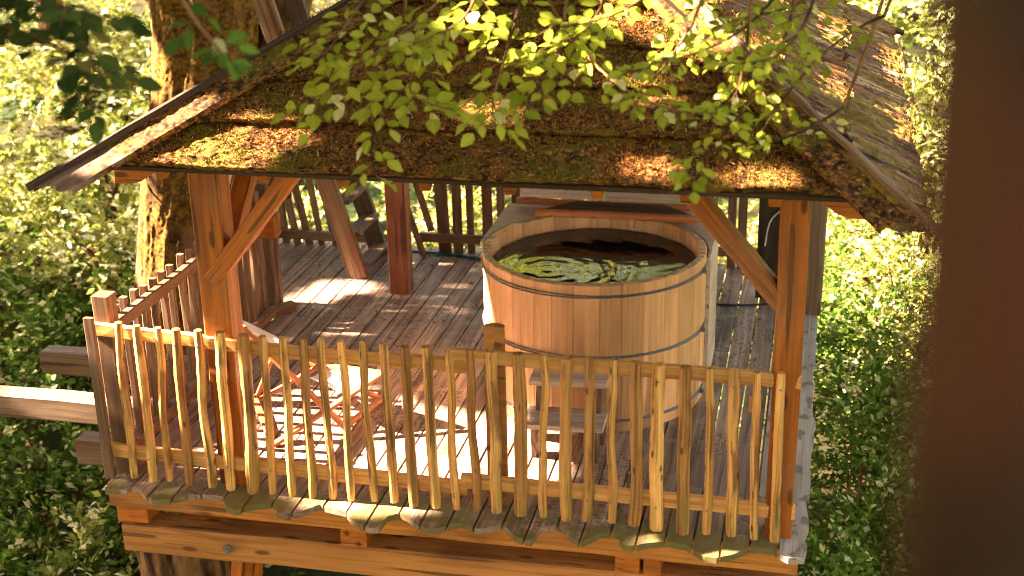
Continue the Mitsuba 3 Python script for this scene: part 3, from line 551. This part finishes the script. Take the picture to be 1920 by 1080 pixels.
def sprays(cen, dirs, rng, leaf, per=12, length=.45, near=False, flat=.35):
    """flat fans of leaves along a stem"""
    k = len(cen); d = unit(dirs); up = unit(np.array([0, 0, 1.])+rng.normal(0, flat, (k, 3))); s = unit(np.cross(up, d)); n = np.cross(d, s)
    t = (np.arange(per)+.5)/per; sg = np.where(np.arange(per) % 2, 1., -1.)
    Ls = length*rng.uniform(.6, 1.2, (k, 1, 1))
    c = cen[:, None]+d[:, None]*t[None, :, None]*Ls-n[:, None]*(t**2)[None, :, None]*Ls*.25
    a = rng.uniform(.5, 1.15, (k, per, 1))
    ld = d[:, None]*np.cos(a)+s[:, None]*sg[None, :, None]*np.sin(a)+rng.normal(0, .18, (k, per, 3))
    ln = n[:, None]+rng.normal(0, .35, (k, per, 3)); L = leaf*rng.uniform(.65, 1.2, k*per)*np.tile(1-.35*t, k)
    return leaf_set(c.reshape(-1, 3), ld.reshape(-1, 3), ln.reshape(-1, 3), L, L*rng.uniform(.5, .68, k*per), rng, near)
def crown(center, radii, n, seed, leaf=.085, per=12, length=.45, shell=.55, keep=None, clump=0, flat=.35):
    rng = np.random.default_rng(seed); center, radii = np.asarray(center, float), np.asarray(radii, float)
    d = unit(rng.normal(size=(n, 3))); r = (shell**3+(1-shell**3)*rng.random((n, 1)))**(1/3)
    if clump:
        cd = unit(rng.normal(size=(clump, 3))); cr = rng.uniform(shell, 1, (clump, 1)); pick = rng.integers(0, clump, n)
        q = cd[pick]*cr[pick]+rng.normal(0, .125, (n, 3))
    else: q = d*r
    P = center+q*radii
    out = unit(q*radii*np.array([1, 1, .35])+rng.normal(0, .25, (n, 3)))
    out[:, 2] -= .12
    V, F, U = sprays(P, out, rng, leaf, per, length, flat=flat)
    if keep is not None:
        k = keep(V.reshape(-1, 4, 3).mean(1)); n4 = len(k)
        V = V.reshape(n4, 4, 3)[k].reshape(-1, 3); U = U.reshape(n4, 4, 2)[k].reshape(-1, 2); F = (np.array([[0, 1, 2], [0, 2, 3]])[None]+(np.arange(k.sum())*4)[:, None, None]).reshape(-1, 3)
    return V, F, U
def trunk_mesh(pts, rad, seed, sides=40, rows=90, lump=.06, furrow=.03, fur=0.0):
    from scipy.interpolate import CubicSpline, PchipInterpolator
    p = np.asarray(pts, float); t = np.linspace(0, 1, len(p)); T = np.linspace(0, 1, rows)
    C = CubicSpline(t, p)(T); R = PchipInterpolator(t, rad)(T); a = np.linspace(0, 2*np.pi, sides+1)
    q = np.stack([np.broadcast_to(np.cos(a), (rows, sides+1))*2, np.broadcast_to(np.sin(a), (rows, sides+1))*2, np.broadcast_to(C[:, 2:], (rows, sides+1))*1.2], -1)
    dsp = 1+lump*2*(meshkit.fbm(q, 3, seed)-.5)+furrow*2*(meshkit.fbm(q*np.array([6, 6, .8]), 3, seed+3)-.5)
    if fur: dsp = dsp+fur*2*(meshkit.fbm(q*np.array([14, 14, 9]), 2, seed+6)-.5)+fur*(meshkit.noise(q*np.array([34, 34, 26]), seed+8)-.5)
    rr = R[:, None]*dsp
    V = np.stack([C[:, :1]+rr*np.cos(a), C[:, 1:2]+rr*np.sin(a), np.broadcast_to(C[:, 2:], rr.shape)], -1)
    i, j = np.meshgrid(np.arange(rows-1), np.arange(sides), indexing='ij'); n = sides+1
    f = np.stack([i*n+j, i*n+j+1, (i+1)*n+j+1, (i+1)*n+j], -1).reshape(-1, 4)
    uv = np.stack([np.broadcast_to(C[:, 2:]-C[0, 2], rr.shape), np.broadcast_to(a*R.mean(), rr.shape)], -1)
    return V.reshape(-1, 3), np.vstack([f[:, [0, 1, 2]], f[:, [0, 2, 3]]]), uv.reshape(-1, 2)
# gaps cut into the unseen canopy so sun lands on these spots (target, radius)
GAPS = [((1.62, .62, 0), .50), ((1.52, .12, 0), .26), ((1.0, .5, .1), .34), ((1.76, 1.62, .58), .30), ((.70, -.20, 2.07), .24), ((.50, -.36, 1.98), .14), ((.45, .3, .2), .2), ((-.9, 1.1, 0), .28),
        ((.25, 1.0, .5), .25), ((2.62, -1.05, 2.74), .10), ((3.2, -1.1, 2.75), .10), ((3.9, .8, 2.15), .36), ((3.95, 2.2, 2.15), .42), ((.3, 3.1, 0), .10), ((.1, 2.8, 0), .08), ((.65, 2.3, 0), .06), ((3.25, 3.3, 0), .13),
        ((-1.9, 3.6, .3), .4), ((-1.4, 3.8, 1.5), .2), ((1.15, -.1, 2.12), .05), ((3.55, -.3, 2.0), .05), ((2.2, .05, 2.2), .05), ((.9, -.2, 2.0), .04), ((2.9, .2, 2.3), .04), ((3.1, -.25, 1.98), .04)]
def open_to_sun(P):
    k = np.ones(len(P), bool)
    for T_, r in GAPS:
        w = P-np.asarray(T_); k &= np.linalg.norm(w-(w@SUN)[:, None]*SUN, axis=1) > r+.07
    return k
# the big mossy tree beside the deck; its crown spreads above the picture
mt = thing('mossy_tree', label='thick moss covered trunk rising behind the left fence and roof', category='tree')
put('trunk', trunk_mesh([(-1.55, 4.0, -3.5), (-1.5, 4.0, -1.2), (-1.42, 4.0, .1), (-1.24, 4.0, .9), (-1.12, 4.05, 1.7), (-1.1, 4.1, 2.6), (-1.1, 4.1, 5.5), (-1.3, 4.0, 8.5)], [.70, .52, .44, .42, .43, .44, .36, .2], 4, sides=150, rows=420, lump=.10, furrow=.05, fur=.018), 'mossy_bark', mt, smooth=True)
put('stem', trunk_mesh([(-.95, 4.35, .8), (-.65, 4.4, 1.7), (-.48, 4.45, 2.4), (-.30, 4.5, 3.4), (0, 4.6, 6)], [.22, .25, .24, .22, .16], 7, sides=24, rows=40), 'dark_bark', mt, smooth=True, label='dark second stem beside main trunk')
put('limb', trunk_mesh([(-1.1, 4.1, 4.6), (-2.2, 2.6, 5.4), (-3.4, .8, 6.0)], [.2, .14, .07], 9, sides=12, rows=20), 'dark_bark', mt, smooth=True)
put('dead_twig', MB().tube([(-1.55, 3.75, .62), (-1.85, 3.6, .75), (-2.0, 3.5, .86)], [.02, .013, .007], 6), 'dark_bark', mt)
put('crown', join([crown((-3.4, -.2, 7.0), (4.2, 4.4, 2.4), 5200, 41, leaf=.20, per=12, length=.6, shell=.1, keep=open_to_sun), crown((-.4, .9, 6.0), (2.2, 2.4, 1.3), 1100, 47, leaf=.18, per=12, length=.5, shell=.1, keep=open_to_sun)]), 'leaf_deep', mt)  # unseen crown trimmed for sun gaps; second lobe added to shade the hip
for c_, r_, n_, sd_, lab_ in (((-8.2, -.6, 4.6), (3.0, 4.4, 4.8), 6500, 42, 'broad unseen beech tree added at left to block low sun'), ((3.0, -.8, 7.4), (4.6, 4.4, 2.2), 1500, 43, 'beech crown arching over the roof above the picture'),
                              ((-2.2, -6.4, 5.6), (3.0, 2.4, 3.6), 4200, 44, 'unseen beech tree added left of the viewing place to shade it'), ((-15.5, .2, 6), (4, 4.4, 4.4), 4200, 45, 'far unseen beech tree added at left to block sun')):
    k = thing('beech_tree', label=lab_, category='tree'); gzz = -4.0
    put('trunk', trunk_mesh([(c_[0], c_[1]+(6 if c_[0] == 3.0 else 0), gzz), (c_[0]+.1, c_[1]+(3 if c_[0] == 3.0 else 0), (gzz+c_[2])/2), (c_[0], c_[1], c_[2]+1)], [.35, .26, .1], sd_, sides=14, rows=24), 'dark_bark', k, smooth=True) if c_[0] != 3.0 else put('limb', trunk_mesh([(-1.1, 4.1, 5.2), (1.0, 1.6, 6.4), (3.2, -.6, 7.2)], [.2, .15, .06], 46, sides=12, rows=24), 'dark_bark', k, smooth=True)
    put('crown', crown(c_, r_, n_, sd_, leaf=.20, per=12, length=.6, shell=.1, keep=open_to_sun), 'leaf_deep', k)  # unseen crowns added to block sun and sky, trimmed along the gaps
for q, (c_, r_, n_) in enumerate((((-7.0, -14.5, 3.5), (4.5, 2.5, 6), 1500), ((2.0, -17.0, 4.0), (5, 2.5, 7), 1700), ((11.0, -13.0, 3.5), (4.0, 3.5, 6.5), 1500), ((13.5, -3.0, 3.5), (2.5, 5.0, 6.5), 1500), ((13.0, 7.0, 3.5), (2.5, 5.0, 6.5), 1300), ((-17.5, 9.5, 7.5), (4, 6.5, 3), 620))):
    k = thing('beech_tree', label='unseen forest beech added as a light block '+('behind the viewing place to the left', 'straight behind the viewing place', 'behind the viewing place to the right', 'to the right of the viewing place', 'far to the right of the deck', 'far to the left beyond the pale thickets')[q], category='tree')
    put('trunk', trunk_mesh([(c_[0], c_[1], -4.5), (c_[0]+.1, c_[1], 0), (c_[0], c_[1], 8)], [.35, .26, .1], 60+q, sides=12, rows=20), 'dark_bark', k, smooth=True)
    put('crown', crown(c_, r_, n_, 160+q, leaf=.28, per=12, length=.8, shell=.3, keep=open_to_sun, clump=16 if q == 5 else 0), 'leaf_deep', k)  # unseen ring of crowns added to cut sky light and dapple far left
sp = thing('support_tree', label='rough barked trunk standing below the front left corner of deck', category='tree')
put('trunk', trunk_mesh([(-.05, .78, -3.6), (-.05, .78, -2.0), (-.05, .74, -.20)], [.36, .30, .29], 14, sides=120, rows=240, lump=.05, furrow=.07, fur=.03), 'dark_bark', sp, smooth=True)

GX = np.r_[np.linspace(-120, -30, 10)[:-1], np.linspace(-30, 30, 90), np.linspace(30, 120, 10)[1:]]; GY = np.r_[np.linspace(-60, -10, 8)[:-1], np.linspace(-10, 40, 80), np.linspace(40, 160, 14)[1:]]
def ground_z(x, y):
    z = np.interp(y, [-60, -10, 3.0, 7, 14, 22, 45, 160], [-6, -3.9, -3.0, -1.9, -1.3, .2, 6, 40])
    return z+.5*(meshkit.fbm(np.stack([x*.35, y*.35, 0*x], -1), 3, 2)-.5)
gx, gy = np.meshgrid(GX, GY); gz = ground_z(gx, gy); nx = len(GX); i, j = np.meshgrid(np.arange(len(GY)-1), np.arange(nx-1), indexing='ij')
f = np.stack([i*nx+j, i*nx+j+1, (i+1)*nx+j+1, (i+1)*nx+j], -1).reshape(-1, 4)
put('ground', (np.stack([gx, gy, gz], -1).reshape(-1, 3), np.vstack([f[:, [0, 1, 2]], f[:, [0, 2, 3]]]), np.stack([gx, gy], -1).reshape(-1, 2)), 'soil', smooth=True, kind='structure', label='brown forest floor of a wooded hillside')
def scatter(n, seed, x0, x1, y0, y1, h, leaf, per=10, length=.4):
    r = np.random.default_rng(seed); x = r.uniform(x0, x1, n); y = r.uniform(y0, y1, n)
    c = np.stack([x, y, ground_z(x, y)+h*r.random(n)**.7], -1); d = np.stack([r.normal(size=n), r.normal(size=n)-.3, r.uniform(-.1, .6, n)], -1)
    return sprays(c, d, r, leaf, per, length)
put('undergrowth', join([scatter(1100, 51, -9, 6, 4.3, 9, .6, .10), scatter(1700, 52, -16, 10, 9, 20, .9, .12), scatter(2000, 53, -26, 18, 19, 40, 2.4, .16, length=.8), scatter(800, 54, -5, -.3, -1, 4.6, .6, .085), scatter(500, 55, 4.0, 7, -1, 4.6, .6, .085)]), 'leaf_deep', label='low leafy forest undergrowth covering the hillside', kind='stuff')
SHRUBS = [  # center, radii, sprays, leaf, material, label
    ((-9.0, 14.0, -.9), (1.6, 1.3, 1.3), 245, 0.181, 'leaf_forest', 'pale thicket in the far upper left behind the slim dark trunk'),
    ((-6.9, 13.0, -.5), (1.5, 1.2, 1.2), 237, 0.181, 'leaf_forest', 'sunlit thicket just left of the upper mossy trunk'),
    ((-7.6, 16.5, -.3), (2.2, 1.5, 1.5), 237, 0.204, 'leaf_forest', 'farthest pale foliage above the sunlit thicket at upper left'),
    ((-6.6, 9.5, -1.3), (1.1, 1.0, 1.0), 245, 0.146, 'leaf_forest', 'bright bush at the left edge above the low roof tip'),
    ((-5.1, 9.0, -1.0), (1.0, 1.0, .9), 221, 0.146, 'leaf_forest', 'bright bush left of the roof slope beneath the slim dark trunk'),
    ((-5.2, 11.3, -1.0), (1.0, .9, .9), 205, 0.160, 'leaf_forest', 'sunny bush directly behind the left hip of the roof'),
    ((-5.2, 7.4, -1.8), (.9, .9, .9), 221, 0.136, 'leaf_forest', 'pale sunlit bush at the left edge under the roof tip'),
    ((-3.9, 6.9, -1.4), (.95, .8, .8), 237, 0.136, 'leaf_forest', 'pale sunlit bush left of the mossy trunk under the roof tip'),
    ((-3.5, 8.4, -1.5), (.8, .8, .9), 166, 0.146, 'leaf_forest', 'sunny bush peeping out between trunk and roof corner'),
    ((-4.5, 5.9, -2.15), (.8, .8, .8), 205, 0.125, 'leaf_deep', 'green bush at the left edge beside the fence corner'),
    ((-3.7, 6.0, -1.9), (.75, .7, .75), 182, 0.125, 'leaf_deep', 'green bush between the fence corner post and the trunk'),
    ((-3.6, 4.4, -2.4), (.8, .8, .75), 221, 0.113, 'leaf_deep', 'dark bush behind the two protruding beams'),
    ((-2.8, 3.4, -2.7), (.75, .7, .8), 221, 0.109, 'leaf_deep', 'dark bush below the protruding beams'),
    ((-2.4, 2.4, -2.8), (.6, .6, .7), 182, 0.102, 'leaf_deep', 'green bush in the lower left corner'),
    ((-1.6, 2.3, -2.8), (.65, .6, .75), 189, 0.102, 'leaf_forest', 'light green bush beside the trunk under the deck corner'),
    ((-.6, 2.4, -3.0), (.8, .6, .7), 178, 0.094, 'leaf_deep', 'shaded bush under the deck behind the rough trunk'),
    ((-1.9, 7.6, -1.4), (1.0, .8, .9), 205, 0.136, 'leaf_forest', 'sunlit bush behind the ladder and left rear battens'),
    ((-.6, 7.6, -1.4), (1.0, .8, .9), 257, 0.113, 'leaf_forest', 'sunlit bush behind the reddish rear post'),
    ((.5, 7.6, -1.3), (1.0, .8, .9), 257, 0.113, 'leaf_forest', 'sunlit bush behind the rear battens left of the tub'),
    ((3.0, 7.6, -1.4), (1.0, .8, .9), 208, 0.113, 'leaf_forest', 'sunlit bush seen through the right brace'),
    ((-3.6, 13.2, 0), (1.4, 1.0, 1.3), 189, 0.181, 'leaf_forest', 'pale foliage behind the slim leaning trunk'),
    ((4.35, 7.2, -1.3), (.75, .9, .9), 307, 0.104, 'leaf_forest', 'light green bush under the right end of the eave'),
    ((4.25, 5.3, -1.3), (.62, .8, .8), 307, 0.091, 'leaf_deep', 'fresh green bush right of the front right post'),
    ((4.75, 6.0, -1.0), (.6, .8, .8), 257, 0.094, 'leaf_forest', 'warm lit bush beside the upper part of the blurred post'),
    ((4.25, 3.6, -1.5), (.5, .7, .75), 277, 0.083, 'leaf_deep', 'dark green bush right of the pale bark edged board'),
    ((4.65, 4.2, -1.3), (.5, .7, .8), 277, 0.083, 'leaf_deep', 'bush with pale leaf tips beside the lower blurred post'),
    ((4.3, 2.4, -1.65), (.45, .6, .75), 257, 0.079, 'leaf_deep', 'shadowy bush at the lower right below the deck corner'),
    ((4.75, 2.8, -1.6), (.5, .6, .75), 237, 0.079, 'leaf_deep', 'shadowy bush at the lower right close to the blurred post'),
    ((4.15, 1.3, -1.75), (.4, .5, .7), 208, 0.075, 'leaf_deep', 'darkest bush at the bottom right of the deck'),
    ((5.1, 12.0, .1), (1.2, 1.2, 1.3), 307, 0.142, 'leaf_forest', 'yellow green foliage right of the top of the right slope'),
    ((5.0, 10.0, -.4), (.9, 1.0, 1.0), 277, 0.122, 'leaf_forest', 'yellow green foliage right of the middle of the right slope'),
    ((5.0, 8.2, -.7), (.8, .9, .9), 277, 0.113, 'leaf_forest', 'yellow green foliage beside the low end of the right slope'),
]
for q, (c, rad, n, lf_, mat, lab) in enumerate(SHRUBS):
    k = thing('shrub', label=lab, category='shrub')
    gzv = float(ground_z(np.array(c[0]), np.array(c[1]))); m = MB()
    rr_ = np.random.default_rng(q)
    for s_ in range(4):
        e = np.array(c)+rr_.uniform(-.6, .6, 3)*np.array(rad); m.tube([(c[0]+.1*s_, c[1], gzv-.2), ((c[0]+e[0])/2, (c[1]+e[1])/2, (gzv+e[2])/2+.2), tuple(e)], [.05, .035, .012], 6)
    put('trunk', m, 'dark_bark', k); put('crown', crown(c, rad, n, 100+q, leaf=lf_, per=12, length=.16+3*lf_, shell=.35, clump=int(10+n/28), flat=.38), mat, k)
for x, y, z1, r, lab in ((-8.0, 13.0, 5, .2, 'dark slim trunk in the background at upper left'), (-5.9, 15.0, 6, .14, 'thin trunk close left of the mossy trunk in the background'), (-2.6, 9.0, 6, .13, 'slim leaning trunk behind the left slope of the roof')):
    k = thing('tree', label=lab, category='tree'); gzv = float(ground_z(np.array(x), np.array(y)))
    put('trunk', trunk_mesh([(x, y, gzv-.3), (x+.1, y, gzv+2), (x-.1, y, z1)], [r*1.3, r, r*.8], int(x*7) % 50, sides=14, rows=30), 'dark_bark', k, smooth=True)
for c_, r_, n_, lab_ in (((.4, 15.5, 6.2), (4.0, 1.8, 4.0), 800, 'tall beech tree far behind the roof hidden by it'), ((-1.5, 18.0, 6.5), (2.8, 2, 4.2), 1100, 'tall beech tree behind the ladder far back'), ((6.5, 18.0, 6.5), (2.8, 2, 4.0), 1000, 'tall beech tree far behind the right slope')):
    k = thing('beech_tree', label=lab_, category='tree')
    put('trunk', trunk_mesh([(c_[0], c_[1], -1.5), (c_[0]+.15, c_[1], 2), (c_[0], c_[1], 7)], [.28, .22, .1], int(c_[1]), sides=14, rows=24), 'dark_bark', k, smooth=True)
    put('crown', crown(c_, r_, n_, int(c_[0]*10+100), leaf=.16, per=12, length=.6, shell=.2, clump=50), 'leaf_beech', k)
# near twigs
def twig(name, pts, seed, leaf, mat, label, n_side, side_len, drop=.5, cat='branch', group=None, r0=.008, rise=2.6):
    """a branch with side twigs; every leaf its own part"""
    from scipy.interpolate import CubicSpline
    rng = np.random.default_rng(seed); p = np.asarray(pts, float); cs = CubicSpline(np.linspace(0, 1, len(p)), p)
    lab = dict(label=label, category=cat); k = thing(name, **lab)
    T_ = np.linspace(0, 1, 30); wood_ = MB().tube(cs(T_), np.linspace(r0, .0022, 30), 6)
    e_ = rise*np.linspace(0, 1, 12)[:, None]; wood_.tube(p[0]+e_*np.array([.12, .35, 1.0])+.10*np.sin(e_*2.2)*np.array([1, -.5, 0]), np.linspace(r0, r0*2.2, 12), 6)
    C, D, N, L = [], [], [], []
    for q in range(n_side):
        t = .12+.88*(q+rng.random()*.5)/n_side; o = cs(t); d = unit(cs(t, 1)); sd = unit(np.cross(d, [0, 0, 1]))*(1 if q % 2 else -1)
        dd = unit(d*.6+sd*rng.uniform(.5, 1.0)+np.array([0, -.1, -drop*rng.uniform(-.15, .45)])); ln = side_len*rng.uniform(.5, 1.15)*(1.1-.5*t)
        m_ = max(3, int(ln/(leaf*.55))); tt = np.linspace(0, 1, 8); st_ = o+dd*ln*tt[:, None]+np.array([0, 0, -.12])*ln*(tt**2)[:, None]
        wood_.tube(st_, np.linspace(.0025, .001, 8), 5)
        up = unit(np.array([.1, -.38, 1])+rng.normal(0, .17, 3)); s2 = unit(np.cross(up, dd))
        for a in range(m_):
            f_ = (a+.6)/m_; c = o+dd*ln*f_+np.array([0, 0, -.12])*ln*f_*f_; sg = 1 if a % 2 else -1; an = rng.uniform(.45, 1.0)*(0 if a == m_-1 else 1)
            C.append(c); D.append(dd*math.cos(an)+s2*sg*math.sin(an)+np.array([0, -.02, -.03])+rng.normal(0, .12, 3)); N.append(up+rng.normal(0, .3, 3)); L.append(leaf*rng.uniform(.7, 1.2))
    put('stem', wood_, 'dark_bark', k, smooth=True)
    C, D, N, L = map(np.array, (C, D, N, L)); W_ = L*rng.uniform(.56, .7, len(L))
    for a in range(len(C)):
        put('leaf', leaf_set(C[a:a+1], D[a:a+1], N[a:a+1], L[a:a+1], W_[a:a+1], rng, near=True), mat, k, smooth=True)
    return len(C)
tot = 0
TW = [
    ([(2.06, -.7, 2.95), (2.1, -1.0, 2.64), (2.08, -1.25, 2.42), (2.12, -1.35, 2.22)], 11, .17, 0.075, 'beech spray hanging lowest over the left half of the roof past the eave'),
    ([(2.38, -.7, 3.0), (2.17, -1.0, 2.77), (1.98, -1.25, 2.62), (1.85, -1.35, 2.5)], 14, .27, 0.075, 'beech spray spreading left across the upper roof'),
    ([(2.29, -.7, 3.0), (2.23, -1.0, 2.68), (2.23, -1.25, 2.57), (2.43, -1.35, 2.52)], 13, .24, 0.075, 'beech spray left of the roof centre above the lowest hanging one'),
    ([(2.57, -.7, 3.0), (2.58, -1.0, 2.75), (2.57, -1.25, 2.59), (2.59, -1.35, 2.47)], 13, .22, 0.070, 'beech spray in the middle of the roof ending in a fan of pointed leaves'),
    ([(2.76, -.7, 2.96), (2.77, -1.0, 2.74), (2.76, -1.25, 2.62), (2.7, -1.35, 2.54)], 11, .20, .078, 'beech spray with glossy sunlit leaves right of the roof centre'),
    ([(2.6, -.7, 2.96), (2.9, -1.0, 2.64), (3.18, -1.25, 2.54), (3.4, -1.35, 2.54)], 14, .17, .064, 'long pale beech spray sweeping right across the middle of the roof'),
    ([(3.66, -.7, 3.01), (3.48, -1.0, 2.79), (3.27, -1.25, 2.72), (3.05, -1.35, 2.68)], 13, .19, .062, 'sunlit beech spray at the top beside the right hip'),
    ([(3.65, -.7, 2.93), (3.57, -1.0, 2.61), (3.4, -1.25, 2.4), (3.31, -1.35, 2.29)], 14, .16, .058, 'small leaved spray hanging down before the right part of the eave'),
    ([(4.01, -.3, 2.72), (3.82, -.55, 2.65), (3.67, -.8, 2.53), (3.54, -1.0, 2.36)], 11, .15, .056, 'dark stemmed spray crossing the right hip of the roof'),
    ([(3.87, -.3, 2.92), (3.65, -.55, 2.8), (3.47, -.8, 2.79), (3.33, -1.0, 2.75)], 12, .18, .060, 'pale spray before the top of the right slope'),
    ([(3.87, -.3, 2.33), (3.74, -.55, 2.3), (3.6, -.8, 2.3), (3.46, -1.0, 2.33)], 9, .12, .052, 'thin low spray reaching left from the right hip'),
    ([(2.94, -.75, 2.97), (2.92, -1.05, 2.83), (2.83, -1.2, 2.74), (2.73, -1.3, 2.71)], 12, .17, .064, 'sunlit beech spray at the top edge right of the roof centre'),
    ([(3.32, -.75, 2.97), (3.27, -1.05, 2.78), (3.17, -1.2, 2.64), (3.08, -1.3, 2.56)], 13, .17, .058, 'pale beech spray hanging from the top edge above the tub'),
    ([(3.5, -.75, 2.97), (3.49, -1.05, 2.74), (3.47, -1.2, 2.59), (3.38, -1.3, 2.54)], 13, .15, .054, 'fine leaved spray hanging down along the right hip'),
    ([(3.17, -.75, 2.97), (3.09, -1.05, 2.89), (2.95, -1.2, 2.84), (2.81, -1.3, 2.83)], 12, .17, .060, 'spray running left along the top edge of the picture'),
    ([(2.39, -.75, 2.96), (2.42, -1.05, 2.84), (2.35, -1.2, 2.78), (2.24, -1.3, 2.76)], 11, .2, .078, 'short broad leaved spray at the top edge left of the roof centre'),
    ([(3.74, -.75, 2.98), (3.68, -1.05, 2.78), (3.58, -1.2, 2.71), (3.49, -1.3, 2.71)], 12, .16, .056, 'pale spray at the top edge before the right slope'),
    ([(2.02, -.7, 3.0), (1.92, -1.0, 2.8), (1.92, -1.25, 2.73), (1.89, -1.35, 2.7)], 12, .22, 0.072, 'beech spray at the upper left end of the roof'),
]
for q, (pts, n, sl, lf_, lab) in enumerate(TW): tot += twig('beech_branch', pts, 200+q, lf_, 'leaf_beech', lab, n, sl)
DT = [([(1.22, -2.5, 3.22), (1.5, -2.6, 3.1), (1.69, -2.65, 3.0), (1.69, -2.7, 2.76)], 9, .16, 'branch drooping from the upper left corner with shade put into its leaf colour'),
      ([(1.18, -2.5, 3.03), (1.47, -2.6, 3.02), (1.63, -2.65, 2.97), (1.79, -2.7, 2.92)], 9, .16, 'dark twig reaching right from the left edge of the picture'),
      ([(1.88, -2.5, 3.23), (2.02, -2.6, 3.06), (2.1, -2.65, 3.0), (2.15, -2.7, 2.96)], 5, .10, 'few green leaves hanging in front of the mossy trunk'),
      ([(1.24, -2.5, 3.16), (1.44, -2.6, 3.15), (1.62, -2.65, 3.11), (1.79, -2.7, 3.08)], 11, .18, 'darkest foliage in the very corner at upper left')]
for q, (pts, n, sl, lab) in enumerate(DT): tot += twig('shaded_branch', pts, 300+q, .078, 'leaf_deep' if 'few green' in lab else 'leaf_painted_shade', lab, n, sl)
# leaf litter
def litter(n, seed, fn):
    r = np.random.default_rng(seed); c = fn(r, n); d = np.stack([r.normal(size=n), r.normal(size=n), np.zeros(n)], -1); up = np.tile([0, 0, 1.], (n, 1))+r.normal(0, .35, (n, 3)); L = r.uniform(.015, .05, n)
    return leaf_set(c, d, up, L, L*.6, r)
def on_roof(r, n):
    s = r.uniform(0, 1.6, n); x = left_x(s)+(right_x(s)-left_x(s))*r.random(n); fr = (s % EXPO)/EXPO; return fp(x, s, .050*(1-fr)+.016)
put('fallen_leaves', join([litter(500, 61, on_roof), litter(260, 62, lambda r, n: np.stack([r.uniform(-.5, 3.5, n), 4.05-2.2*r.random(n)**2, np.full(n, .008)], -1))]), 'leaf_litter', label='dry brown fallen leaves on roof and deck', kind='stuff')
